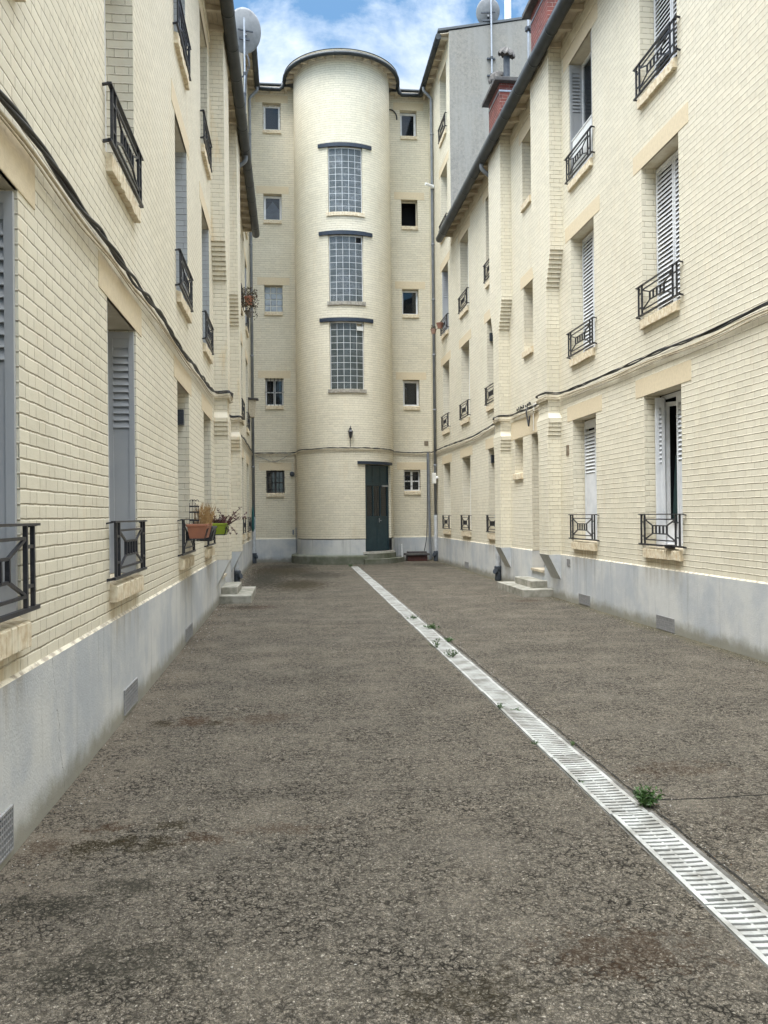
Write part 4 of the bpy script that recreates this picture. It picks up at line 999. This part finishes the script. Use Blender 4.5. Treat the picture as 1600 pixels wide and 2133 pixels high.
# ------------------------------------------------------------------ plinth vents
def vent(F, u0, u1, z0, z1, lab, fine=True, root=None):
    mb = MB(); F.box(mb, u0, u1, z0, z1, .016, .022)
    framebars(F, mb, u0, u1, z0, z1, .0225, .012, .006)
    n = int((u1-u0)/.028)
    for k in range(1, n): u = u0+(u1-u0)*k/n; F.box(mb, u-.004, u+.004, z0+.012, z1-.012, .0225, .028)
    m = int((z1-z0)/.028)
    for k in range(1, m): z = z0+(z1-z0)*k/m; F.box(mb, u0+.012, u1-.012, z-.004, z+.004, .0225, .027)
    o = mb.build('wall_vent', VENT, loc=F.p((u0+u1)/2, z0, 0)); tag(o, lab, 'vent', 'grey air vents in the plinths'); return o
vent(FL, 3.6, 4.16, .04, .25, 'dark perforated vent at the very foot of the left plinth, nearest the camera')
vent(FL, 6.84, 7.40, .035, .235, 'grey square vent low in the left plinth below the window with closed grey shutter')
vent(FL, 10.74, 11.42, .03, .20, 'small grey vent in the left plinth below the terracotta trough')
vent(FRt, 10.56, 11.10, .01, .195, 'largest grey vent in the right plinth, below the open window')
vent(FRt, 13.70, 14.24, .03, .20, 'grey vent in the right plinth between the open window and the steps')
vent(FRt, 14.69, 14.86, .645, .77, 'small slotted vent high in the right plinth beside the slanted foot')
vent(FRt, 23.45, 23.97, .06, .235, 'small grey vent in the right plinth between the two downpipes')

# ------------------------------------------------------------------ cables
def catm(P, n=6):
    P = [V(p) for p in P]; o = []
    for i in range(len(P)-1):
        a, b, c, d = P[max(i-1, 0)], P[i], P[i+1], P[min(i+2, len(P)-1)]
        for k in range(n):
            t = k/n; o.append(.5*((2*b)+(c-a)*t+(2*a-5*b+4*c-d)*t*t+(3*b-a-3*c+d)*t**3))
    o.append(P[-1]); return o
def cable(path, name, lab, thick=.016, twist=1., beige=True, nb=3, dz=-.075):
    path = catm(path, 10); r = thing(name, lab, 'cable', path[0], 'black cables along the walls')
    L = 0; acc = [0]
    for a, b in zip(path, path[1:]): L += (b-a).length; acc.append(L)
    for q in range(nb):
        mb = MB(); pts = []
        for i, p in enumerate(path):
            d = (path[min(i+1, len(path)-1)]-path[max(i-1, 0)]).normalized(); s = d.cross(V((0, 0, 1))); s.normalize()
            ph = acc[i]*2.2*math.pi/twist+1.3*math.sin(acc[i]*.83+q)+q*2*math.pi/nb; rr = thick*.85+.007*math.sin(acc[i]*2.1+q*1.7)
            pts.append(p+s*math.cos(ph)*rr*.8+V((0, 0, 1))*math.sin(ph)*rr*1.15)
        mb.tube(pts, thick*.62, 7); mb.build('cable_strand', RUB, r, smooth=True)
    if beige:
        for q in range(2):
            mb = MB(); pts = [p+V((0, 0, dz-.035*q+.008*math.sin(acc[i]*2.3+q*2))) for i, p in enumerate(path)]
            mb.tube(pts, .011-.004*q, 6); mb.build('beige_wire', BEIGE, r, smooth=True)
    return r
def wpath(F, L): return [F.p(u, z, d) for u, z, d in L]
random.seed(11)
cable(wpath(FL, [(1.5, 3.50, .05), (3.0, 3.50, .05), (3.7, 3.52, .05), (4.4, 3.555, .05), (5.4, 3.555, .05), (6.3, 3.60, .05), (7.2, 3.605, .05), (8.6, 3.66, .05), (10.6, 3.64, .05), (12.4, 3.69, .05), (13.9, 3.70, .05), (15.0, 3.80, .06), (15.17, 3.82, .12), (15.17, 3.83, .26), (15.3, 3.83, .29), (15.75, 3.83, .29), (15.9, 3.83, .2), (15.92, 3.82, .07), (17, 3.78, .05), (18.6, 3.80, .05), (18.76, 3.82, .24), (18.9, 3.82, .28), (19.3, 3.82, .28), (19.42, 3.82, .1), (20, 3.80, .05), (22.5, 3.76, .05), (24.6, 3.80, .05), (27, 3.80, .05), (29.5, 3.80, .06)]),
      'cable_bundle', 'thick twisted black cable bundle along the left wall above the ground floor lintels', .019, twist=1.9)
cable(wpath(FRt, [(5.5, 3.72, .05), (7, 3.74, .05), (8.4, 3.77, .05), (9.5, 3.74, .05), (11, 3.77, .05), (12.5, 3.77, .05), (14.3, 3.80, .05), (15.0, 3.82, .06), (15.16, 3.83, .12), (15.17, 3.84, .27), (15.35, 3.84, .29), (15.75, 3.84, .29), (15.9, 3.84, .2), (15.93, 3.82, .06), (17, 3.80, .05), (17.8, 3.82, .05), (18.6, 3.82, .05), (18.75, 3.83, .24), (18.9, 3.83, .28), (19.3, 3.83, .28), (19.43, 3.82, .08), (20.2, 3.80, .05), (22.5, 3.74, .05), (25, 3.76, .05), (27.5, 3.80, .05), (29.5, 3.80, .06)]),
      'cable_bundle', 'twisted black cable bundle with beige wires climbing along the right wall', .016, twist=2.3)
ep = [V((XL+.06, YE-.05, 3.80)), V((-.8, YE-.05, 3.81)), V((-.2, YE-.05, 3.80)), V((.12, YE-.05, 3.82)), V((.2, YE-.35, 3.82))]
ep += [TP(R(-88)+R(176)*k/14, 3.82+.0*k, TR+.03) for k in range(1, 14)]
ep += [V((3.57, YE-.35, 3.82)), V((3.66, YE-.05, 3.83)), V((4.3, YE-.05, 3.81)), V((XR-.06, YE-.05, 3.82))]
cable(ep, 'cable_bundle', 'thin black cable line running across the end wall and round the tower', .013, dz=-.05)
# tangle of connectors on the right cable between the pilasters
tg = thing('cable_connectors', 'black connectors and a dangling loop on the cable above the side door lintel', 'connectors', FRt.p(17, 3.7, .06))
mb = MB()
for k in range(9):
    u = 16.9+.13*k+random.uniform(-.03, .03); a = FRt.p(u, 3.84, .07); mb.tube([a, a+V((random.uniform(-.02, 0), random.uniform(-.05, .05), random.uniform(.04, .09)))], .014, 6)
mb.build('connector', RUB, tg)
mb = MB(); mb.tube(catm(wpath(FRt, [(17.15, 3.82, .07), (17.1, 3.72, .11), (17.05, 3.55, .10), (16.98, 3.42, .10), (16.95, 3.46, .10), (16.97, 3.62, .08)])), .017, 7); mb.build('loop', RUB, tg, smooth=True)
mb = MB(); mb.tube(wpath(FRt, [(16.85, 3.74, .03), (16.85, 3.30, .03)]), .012, 6); FRt.box(mb, 16.72, 16.78, 3.70, 3.86, .01, .06); mb.build('conduit', PLASTIC, tg)
# sagging grey wires under the cable, end wall left
lw = thing('loose_wires', 'sagging grey wires under the cable beside the barred end wall window', 'wire', (-.8, YE-.03, 3.6))
for i, P_ in enumerate(([(-1.2, 3.70), (-.9, 3.60), (-.6, 3.50), (-.3, 3.60), (-.1, 3.72), (.1, 3.78)], [(-1.25, 3.55), (-.8, 3.50), (-.4, 3.56), (0, 3.52), (.14, 3.35)], [(-.75, 3.72), (-.62, 3.56), (-.5, 3.46), (-.2, 3.50)])):
    mb = MB(); mb.tube(catm([FE.p(u, z, .03) for u, z in P_]), .008, 6); mb.build('wire', BEIGE if i else PIPE, lw, smooth=True)

# ------------------------------------------------------------------ small fittings
wl = thing('wall_lantern', 'small black wall lantern above the cable on the round tower', 'lantern', TP(R(2.4), 4.2, TR))
c = TP(R(2.4), 4.13, TR+.10)
mb = MB(); mb.lathe(c, [(.01, 0), (.028, .02), (.045, .05), (.075, .20), (.095, .21), (.06, .255), (.02, .28), (.012, .30)], 6); mb.build('lantern_body', IRON, wl)
mb = MB(); mb.lathe(c, [(.046, .06), (.074, .195)], 6); mb.build('lantern_glass', GLASSD, wl)
mb = MB(); mb.tube([c+V((0, 0, .30)), c+V((0, 0, .36)), c+V((0, .05, .40)), c+V((0, .12, .33))], .012, 8); mb.lathe(c+V((0, .095, .30)), [(.045, -.05), (.045, .05)], 10, axis=(0, 1, 0)); mb.build('bracket', IRON, wl)
mb = MB(); mb.tube([TP(R(2.4), 4.15, TR+.012), TP(R(2.4), 3.84, TR+.012)], .008, 6); mb.build('lead', RUB, wl)
cd = thing('conduit', 'vertical beige conduit in the corner left of the tower', 'pipe', (.155, YE-.03, .3))
mb = MB(); mb.tube([(.15, YE-.035, 3.72), (.155, YE-.035, 1.2)], .02, 8); mb.build('pipe', BEIGE, cd)
mb = MB(); mb.tube([(.155, YE-.035, 1.2), (.165, YE-.035, .32)], .017, 8); mb.box(.03, .09, YE-.05, YE-.001, .95, 1.12); mb.build('lower_pipe', PIPE, cd)
mb = MB(); mb.lathe((.04, YE, 3.07), [(.085, .0), (.085, .05), (.055, .06), (.05, .14), (.001, .145)], 16, axis=(0, -1, 0))
tag(mb.build('wall_camera', SHOE, loc=(.04, YE, 3.07)), 'round black camera on the end wall right of the barred window', 'camera')
def plate(F, u, z, w_, h_, lab, mat=PLAQ, name='wall_plate', cat='plate'):
    mb = MB(); F.box(mb, u-w_/2, u+w_/2, z-h_/2, z+h_/2, .0, .016); F.box(mb, u-w_*.15, u+w_*.15, z-h_*.2, z+h_*.25, .0165, .026); F.box(mb, u-w_*.42, u+w_*.42, z+h_*.38, z+h_*.44, .0165, .021)
    tag(mb.build(name, mat, loc=F.p(u, z, 0), bevel=.002), lab, cat)
plate(FE, 4.80, 4.14, .15, .17, 'square brown plate on the end wall near the right corner')
plate(FRt, 14.80, 2.74, .13, .19, 'small brown plate on the right wall beside the half louvred shutters')
# right corner: downpipe box, blue conduit
bx = thing('junction_box', 'pale plastic box with a round bulb fixed on the right downpipe', 'box', (4.86, 28.5, 2.75))
mb = MB(); mb.box(4.80, 4.93, 28.35, 28.50, 2.66, 3.02); mb.build('box', PLASTIC, bx, bevel=.01)
mb = MB(); mb.lathe((4.96, 28.38, 2.86), [(.001, -.055), (.04, -.04), (.055, 0), (.04, .04), (.001, .055)], 12); mb.build('bulb', WHITE, bx, smooth=True)
sp = thing('spotlight', 'small white spotlight high on the right downpipe', 'spotlight', (4.7, 28.3, 12.8))
mb = MB(); mb.tube([(4.93, 28.42, 12.86), (4.86, 28.4, 12.86), (4.66, 28.3, 12.88)], [.03, .045, .05], 10); mb.build('lamp_body', WHITE, sp)
mb = MB(); mb.box(4.88, 4.97, 28.40, 28.5, 12.80, 12.90); mb.build('bracket', WHITE, sp)
bc = thing('conduit', 'grey blue conduit in the far right corner below the cable', 'pipe', (4.86, YE-.1, 0))
mb = MB(); mb.tube([(4.84, YE-.12, 3.8), (4.85, YE-.12, 3.2), (4.88, YE-.12, .02)], .045, 8); mb.build('pipe', PIPE, bc)
mb = MB(); mb.tube(catm([(4.80, YE-.14, 3.75), (4.80, YE-.12, 2.5), (4.78, YE-.12, 1.4), (4.74, YE-.14, .7), (4.6, YE-.2, .1)]), .016, 6); mb.build('hose', SHOE, bc, smooth=True)
bb = thing('brick_planter', 'low red brick box with a dark slab beside the tower doorstep', 'brick box', (4.35, 28.9, 0))
mb = MB(); mb.raw([(3.98, 28.75, 0), (4.66, 28.75, 0), (4.66, 29.2, 0), (3.98, 29.2, 0), (3.98, 28.75, .20), (4.66, 28.75, .20), (4.66, 29.2, .20), (3.98, 29.2, .20)], [(0, 1, 5, 4), (1, 2, 6, 5), (3, 0, 4, 7), (2, 3, 7, 6)]); mb.build('brick_base', brick('old_dark_brick', (.085, .024, .018), dark=(.07, .06, .05), pale=(.10, .03, .02), stain=(.03, .025, .02), stain_amt=.4, hj=1, vj=1, varc=.3, running=True), bb)
mb = MB(); mb.box(3.90, 4.74, 28.68, 29.27, .20, .27); mb.box(3.99, 4.65, 28.80, 29.15, .271, .33); mb.build('slab', SLATE, bb, bevel=.012)
mb = MB(); mb.tube([(3.78, 28.75, 0), (3.77, 28.75, .58)], .017, 8); mb.tube([(3.75, 28.75, .58), (3.79, 28.75, .58)], .017, 8)
tag(mb.build('pipe_stub', WHITE, loc=(3.78, 28.75, 0)), 'thin white pipe stub standing right of the tower door', 'pipe')
mb = MB(); mb.tube(catm([FE.p(3.56, 15.98, .03), FE.p(3.72, 15.95, .04), FE.p(3.84, 15.80, .05), FE.p(3.86, 15.62, .05)]), .022, 7)
tag(mb.build('bent_cable', RUB, smooth=True, loc=FE.p(3.7, 15.8, 0)), 'bent black cable end right of the tower top', 'cable')
lb = thing('wall_box', 'beige box with a dark lid high on the far left wall', 'box', (-1.2, 27.5, 5.1))
mb = MB(); mb.boxp([(XL+.02, 27.35, 4.80), (-1.15, 27.35, 4.80), (-1.15, 27.6, 4.80), (XL+.02, 27.6, 4.80), (XL+.02, 27.35, 5.36), (-1.10, 27.35, 5.36), (-1.10, 27.6, 5.36), (XL+.02, 27.6, 5.36)]); mb.build('box', BEIGE, lb, bevel=.01)
mb = MB(); mb.boxp([(XL+.0, 27.3, 5.38), (-1.02, 27.3, 5.36), (-1.02, 27.65, 5.36), (XL, 27.65, 5.38), (XL, 27.3, 5.43), (-1.02, 27.3, 5.40), (-1.02, 27.65, 5.40), (XL, 27.65, 5.43)]); mb.build('lid', SLATE, lb)
# small extractor boxes in reveals
for F, u, z, lab in ((FL, 11.40, 2.93, 'small dark boiler flue in the left reveal above the terracotta trough'), (FRt, 20.93, 3.0, 'small dark flue in the reveal of the far right ground floor window'), (FRt, 20.93, 6.1, 'small dark flue in the reveal of the far right first floor window')):
    mb = MB(); F.box(mb, u-.02, u+.06, z-.10, z+.10, -.15, -.06); [F.box(mb, u-.026, u-.0205, z-.09+.03*q, z-.075+.03*q, -.145, -.065) for q in range(6)]
    tag(mb.build('boiler_flue', SHOE, loc=F.p(u, z, 0)), lab, 'flue')
# white board in the right upper window, black bowl
mb = MB(); FRt.box(mb, 13.42, 14.47, 7.50, 8.20, -.06, -.035); FRt.box(mb, 13.40, 14.49, 8.20, 8.225, -.07, -.025)
tag(mb.build('white_board', BOARD, loc=FRt.p(14, 7.5, -.05), bevel=.003), 'white board standing behind the railing of the upper window with a grey shutter', 'board')
mb = MB(); mb.lathe(FRt.p(10.62, 1.115, .04), [(.04, 0), (.07, .005), (.10, .045), (.105, .05), (.095, .05), (.06, .015), (.001, .012)], 18, sx=.75, sy=1.3)
tag(mb.build('bowl', IRON, loc=FRt.p(10.62, 1.115, .04), smooth=True), 'black bowl on the sill of the open window on the right', 'bowl')

# ------------------------------------------------------------------ satellite dishes
def dish(c, rx, ry, face, lab, mast):
    r = thing('satellite_dish', lab, 'satellite dish', mast[0], 'satellite dishes')
    prof = [(rx*k/10, -.22*rx*(1-(k/10)**2)) for k in range(0, 11)]
    prof = [(max(.002, a), b) for a, b in prof]+[(rx*1.0, .02), (rx*.985, .025)]
    mb = MB(); mb.lathe(c, prof, 36, axis=face, sy=ry/rx); o = mb.build('dish', DISH, r, smooth=True)
    f = V(face).normalized(); side_ = f.cross(V((0, 0, 1))).normalized()
    mb = MB(); a = V(c)+f*rx*.9-V((0, 0, rx*.25)); mb.tube([V(c)-V((0, 0, ry*.95)), a], .014, 6); mb.tube([a, a-f*.12], .035, 10); mb.build('feed_arm', STEEL, r)
    b = V(c)-f*(.22*rx+.05); mb = MB(); mb.tube(mast, .028, 10); mb.build('mast', STEEL, r)
    mb = MB(); mb.bar(V(c)-f*.2*rx-V((0, 0, .12)), b+V((0, 0, -.22)), .06, .10); mb.bar(b-side_*.22+V((0, 0, -.05)), b+side_*.22+V((0, 0, -.05)), .035, .035); mb.bar(b-side_*.18+V((0, 0, -.30)), b+side_*.12+V((0, 0, -.30)), .05, .06); mb.build('bracket', SHOE, r)
    return r
mL = [V((-1.21, 24.55, 12.2)), V((-1.21, 24.55, 16.02))]
dl = dish(V((-1.23, 24.95, 15.88)), .50, .62, (-.25, .95, .22), 'large grey satellite dish on a mast at the left roof edge, seen from behind', mL)
mb = MB()
for z in (12.6, 13.2, 13.8, 14.4): mb.bar((XL-.05, 24.9, z), (-1.18, 24.55, z), .03, .03); mb.tube([(-1.21, 24.55, z-.04), (-1.21, 24.55, z+.04)], .045, 8)
for k in range(2): mb.tube(catm([(-1.18+.05*k, 24.5, 15.0), (-1.09+.03*k, 24.45, 14.7-.1*k), (-1.17+.02*k, 24.5, 14.3), (-1.23+.04*k, 24.5, 13.4), (-1.22, 24.5, 12.4)]), .012, 6)
mb.build('clamps_and_leads', SHOE, dl)
mR = [V((6.32, YG-.10, 15.15)), V((6.32, YG-.10, 17.75))]
dq = dish(V((6.27, YG+.12, 17.30)), .37, .40, (.15, .93, .30), 'pale satellite dish on a mast fixed to the grey gable on the right', mR)
mb = MB()
for z in (15.22, 15.75): mb.bar((6.19, YG-.03, z), (6.45, YG-.03, z), .05, .05); mb.tube([(6.32, YG-.10, z-.03), (6.32, YG-.10, z+.03)], .05, 8)
mb.build('clamps', SHOE, dq)
mb = MB(); mb.tube([(7.25, 27.0, 16.6), (7.25, 27.0, 19.6)], .11, 14); mb.tube([(7.25, 27.0, 16.6), (7.25, 27.0, 16.9)], .14, 14); mb.tube([(7.25, 27, 19.6), (7.25, 27, 19.7)], .13, 14)
tag(mb.build('flue_pole', WHITE, loc=(7.25, 27, 16.6)), 'white vertical flue rising behind the grey gable', 'flue')
mb = MB(); mb.lathe((6.95, 26.6, 17.0), [(.09, 0), (.09, .2), (.13, .22), (.13, .27), (.05, .33), (.001, .34)], 12)
tag(mb.build('roof_cowl', COWL, loc=(6.95, 26.6, 17.0)), 'small dark roof cowl beside the white flue', 'cowl')

# ------------------------------------------------------------------ plants
def leafq(mb, c, d, L, w_, mi=0):
    d = V(d).normalized(); s = d.cross(V((random.uniform(-1, 1), random.uniform(-1, 1), random.uniform(.2, 1)))).normalized()*w_/2
    c = V(c); m = c+d*L*.5+V((0, 0, L*.06)); mb.face([c, m-s, c+d*L, m+s], None, mi)
def weed(x, y, r, n, lab, h=1., z=.0):
    o = thing('weed', lab, 'weed', (x, y, z), 'weeds growing along the drain'); st = MB(); lf = MB()
    for k in range(n):
        a = random.uniform(0, 6.283); t = random.uniform(.1, 1.)
        tip = V((x+math.cos(a)*r*t, y+math.sin(a)*r*t, z+r*h*random.uniform(.35, 1.25)*(1.15-t*.6)))
        b = V((x+math.cos(a)*r*.15, y+math.sin(a)*r*.15, z)); st.tube([b, b.lerp(tip, .5)+V((0, 0, r*.1)), tip], .0016, 4)
        for q in range(9):
            p = b.lerp(tip, .25+.75*q/8)+V((0, 0, r*.08)); leafq(lf, p, V((random.uniform(-1, 1), random.uniform(-1, 1), random.uniform(-.1, .9))), r*random.uniform(.22, .42), r*random.uniform(.08, .15))
    st.build('stem', GREEN, o, recalc=False); lf.build('leaves', GREEN, o, recalc=False)
random.seed(5)
weed(1.905, 4.40, .098, 34, 'largest bushy green weed, at the asphalt joint beside the near part of the drain', .85)
weed(1.685, 6.75, .05, 9, 'small weed on the left edge of the drain, next beyond the big bush', .8)
weed(1.80, 6.68, .045, 6, 'flat sprig lying across the grate slots', .25)
weed(1.665, 5.70, .04, 7, 'tiny weed on the left edge of the drain, nearest on that side', .6)
weed(1.905, 5.62, .04, 6, 'tiny weed at the right edge of the drain just beyond the big bush', .5)
weed(1.755, 9.25, .085, 13, 'leafy pale weed standing in the middle of the grates', 1.)
weed(1.705, 9.95, .085, 9, 'upright dark weed on the left side of the drain', 1.2)
weed(1.925, 11.6, .12, 12, 'low green tuft at the right edge of the drain, farther of two', .45)
weed(1.925, 10.4, .10, 11, 'low green tuft at the right edge of the drain, nearer of two', .4)
weed(1.82, 12.75, .10, 9, 'greyish sprigs spread across the far grates', .4)
weed(1.80, 26.1, .12, 9, 'small weed where the drain meets the tower foot', .6)
weed(1.69, 4.84, .035, 5, 'thin sprig on the grate left of the big bush', .4)

def trough(F, u0, u1, z1, mat, lab, name='flower_trough'):
    """tapered window-box hung outside a railing"""
    o = thing(name, lab, 'planter', F.p(u0, z1-.18, .22), 'flower troughs on the railings')
    mb = MB(); h = .175; d0, d1 = .09, .33; t = .025
    def ring(z, i, g): return [F.p(u0+i+g, z, d0+i*.9+g), F.p(u1-i-g, z, d0+i*.9+g), F.p(u1-i-g, z, d1-i*.9-g), F.p(u0+i+g, z, d1-i*.9-g)]
    R_ = [ring(z1-h, t+.008, 0), ring(z1-.03, .006, 0), ring(z1-.03, -.006, 0), ring(z1, -.008, 0), ring(z1, .006, 0), ring(z1-.03, .012, 0)]
    vs = [p for r in R_ for p in r]; fs = [(0, 3, 2, 1), (20, 21, 22, 23)]
    for k in range(5):
        for j in range(4): fs.append((k*4+j, k*4+(j+1) % 4, (k+1)*4+(j+1) % 4, (k+1)*4+j))
    mb.raw(vs, fs); mb.build('pot', mat, o, bevel=.004)
    mb = MB(); F.box(mb, u0+.03, u1-.03, z1-.04, z1-.022, d0+.03, d1-.03); mb.build('soil', simple('soil', (.03, .022, .016), .95, var=.3), o)
    mb = MB()
    for u in (u0+.12, u1-.12):
        for d in (d1+.004,): mb.tube([F.p(u, z1-.01, .10), F.p(u, z1-h-.012, .12), F.p(u, z1-h-.012, d1-.03), F.p(u, z1-.05, d1+.006)], .006, 6)
    mb.tube([F.p(u0-.01, z1-h-.005, d0+.02), F.p(u0-.012, z1-h-.008, d1-.03), F.p(u0-.01, z1-.06, d1+.006)], .006, 6)
    mb.build('hanger', IRON, o)
    return o
random.seed(21)
t1 = trough(FL, 10.36, 11.05, 1.515, TERRA, 'terracotta trough with dry straw coloured plants on the left railing')
mb = MB()
for k in range(150):
    u = random.uniform(10.42, 11.0); d = random.uniform(.16, .34); b = FL.p(u, 1.49, d); tp = b+V((random.uniform(-.05, .09), random.uniform(-.08, .08), random.uniform(.12, .31)))
    m = b.lerp(tp, .6)+V((random.uniform(-.02, .03), random.uniform(-.02, .02), .02)); mb.tube([b, m, tp], [.0025, .002, .001], 4)
    if random.random() < .7: leafq(mb, m, tp-b+V((random.uniform(-.1, .1),)*3), .05, .012)
mb.build('dry_plants', STRAW, t1, recalc=False)
mb = MB()
for k in range(7):        # little iron trellis stuck in the near end
    d = .125+.018*k; zt = 1.515+.30-.02*abs(k-2)
    mb.tube([FL.p(10.385, 1.47, d+.03*0), FL.p(10.385, zt, d)], .004, 5)
for zz in (1.56, 1.66, 1.73): mb.bar(FL.p(10.385, zz, .12), FL.p(10.385, zz, .24), .008, .018)
for k in range(3): mb.tube([FL.p(10.385, 1.79+.02*math.sin(t), .145+.036*k+.016*math.cos(t)) for t in [math.pi*q/6 for q in range(7)]], .004, 5)
mb.build('trellis', IRON, t1)
t1b = trough(FL, 11.10, 11.70, 1.475, SHOE, 'dark empty trough behind the terracotta one on the left railing')
t2 = trough(FL, 13.42, 14.05, 1.50, LIME, 'lime green trough with purple leaved plants on the left railing')
mb = MB(); sm_ = MB()
for k in range(34):
    u = random.uniform(13.45, 14.0); d = random.uniform(.15, .36); b = FL.p(u, 1.47, d)
    tp = b+V((random.uniform(-.16, .26), random.uniform(-.12, .05), random.uniform(.03, .17)))
    if k % 8 == 0: tp.z += .14
    if k % 5 == 0: tp = b+V((.12, -.05, -.16)) if d > .28 else b+V((-.2, -.1, .12))
    sm_.tube([b, b.lerp(tp, .5)+V((0, 0, .03)), tp], .004, 5)
    for q in range(12):
        p = b.lerp(tp, random.uniform(.3, 1)); leafq(mb, p, (random.uniform(-1, 1), random.uniform(-1, 1), random.uniform(-.4, 1)), random.uniform(.03, .055), .022)
lgp = [FL.p(13.5, 1.48, .35), FL.p(13.45, 1.54, .46), FL.p(13.4, 1.60, .54)]; sm_.tube(lgp, [.014, .010, .006], 6)
for q in range(26): leafq(mb, lgp[2]+V((random.uniform(-.10, .10), random.uniform(-.05, .05), random.uniform(-.05, .05))), (random.uniform(-1, 1), random.uniform(-1, 1), random.uniform(-.5, 1)), .05, .022)
sm_.build('stems', PURP, t2, recalc=False); mb.build('leaves', PURP, t2, recalc=False)

def pot(c, r, h, mat, lab, leaves=None, n=0, spread=(.2, .2, .2), drop=0., lm=OLIVE, name='flower_pot'):
    o = thing(name, lab, 'flower pot', c, 'flower pots on the railings'); mb = MB()
    mb.lathe(c, [(r*.68, 0), (r*.95, h*.8), (r*1.08, h*.8), (r*1.1, h), (r*.95, h), (r*.9, h*.85), (.001, h*.85)], 18); mb.build('pot', mat, o, smooth=False)
    if n:
        mb = MB()
        for k in range(n):
            a = random.uniform(0, 6.283); t = random.uniform(0, 1)**.5
            p = V(c)+V((spread[0]*math.cos(a)*t, spread[1]*math.sin(a)*t, h+random.uniform(-drop, spread[2])))
            leafq(mb, p, (random.uniform(-1, 1), random.uniform(-1, 1), random.uniform(-.8, 1)), random.uniform(.05, .09), .035)
        mb.build('foliage', lm, o, recalc=False)
    return o
pot(V((-1.08, 22.9, 7.30)), .12, .22, TERRA, 'terracotta pot with a wide trailing brown green plant high on the left wall', n=420, spread=(.24, .30, .20), drop=.30)
pot(V((-1.10, 23.5, 7.12)), .11, .16, simple('grey_pot', (.22, .21, .20), .7, var=.3), 'grey pot under the trailing plant high on the left wall', n=60, spread=(.22, .22, .1), drop=.2)
pot(V((4.78, 26.5, 7.55)), .11, .17, simple('dull_terracotta', (.27, .13, .09), .7, var=.2), 'right hand terracotta pot on the railing of the tall right wing')
pot(V((4.64, 26.9, 7.46)), .095, .15, simple('pale_terracotta', (.34, .22, .17), .7, var=.2), 'paler terracotta pot hung lower left of the other on the tall right wing', n=30, spread=(.12, .12, .08))
# folded teal parasol by the far left ground floor railing
gp_ = thing('folded_parasol', 'folded teal parasol leaning in the far left ground floor window', 'parasol', (-1.22, 27.1, 1.15))
mb = MB(); mb.lathe((-1.22, 27.1, 1.12), [(.02, 0), (.055, .1), (.05, .35), (.03, .7), (.01, .85)], 10); mb.build('canopy', simple('teal_cloth', (.02, .10, .10), .8, var=.3), gp_)
mb = MB(); mb.tube([(-1.22, 27.1, 1.10), (-1.22, 27.1, 2.02)], .01, 6); mb.build('pole', IRON, gp_)

# ------------------------------------------------------------------ loose grit and leaf litter
random.seed(33)
gm = MB()
def speck(x, y, r):
    n = 5; a0 = random.uniform(0, 6.28); h = r*random.uniform(.4, .9); top = V((x, y, h+.0005))
    pts = [V((x+r*random.uniform(.7, 1.2)*math.cos(a0+6.283*k/n), y+r*random.uniform(.7, 1.2)*math.sin(a0+6.283*k/n), .0005)) for k in range(n)]
    mi = random.choice((0, 0, 1, 2))
    for k in range(n): gm.face([pts[k], pts[(k+1) % n], top], None, mi)
for k in range(2600):
    q = random.random()
    if q < .45: x = XL+.03+abs(random.gauss(0, .16)); y = random.uniform(2, 28)**1.0
    elif q < .65: x = XR-.03-abs(random.gauss(0, .16)); y = random.uniform(7, 28)
    elif q < .85:
        y = random.uniform(1.5, 14); x = DX(y)+CW+.05+abs(random.gauss(0, .05))
    else: x = random.uniform(XL+.1, XR-.1); y = random.uniform(2, 14)
    if DX(y)-.02 < x < DX(y)+CW+.035: continue
    if 15.6 < y < 17.9 and (x < XL+.65 or x > XR-.65): continue
    speck(x, y, random.uniform(.002, .0055)*(1.5 if y > 10 else 1))
o = gm.build('loose_grit', [simple('pale_grit', (.55, .52, .46), .9, var=.3), simple('dark_grit', (.07, .06, .05), .9, var=.3), simple('brown_litter', (.16, .09, .045), .9, var=.4)], recalc=False)
tag(o, 'scattered grit and crumbs of dead leaves on the asphalt', 'grit', kind='stuff')
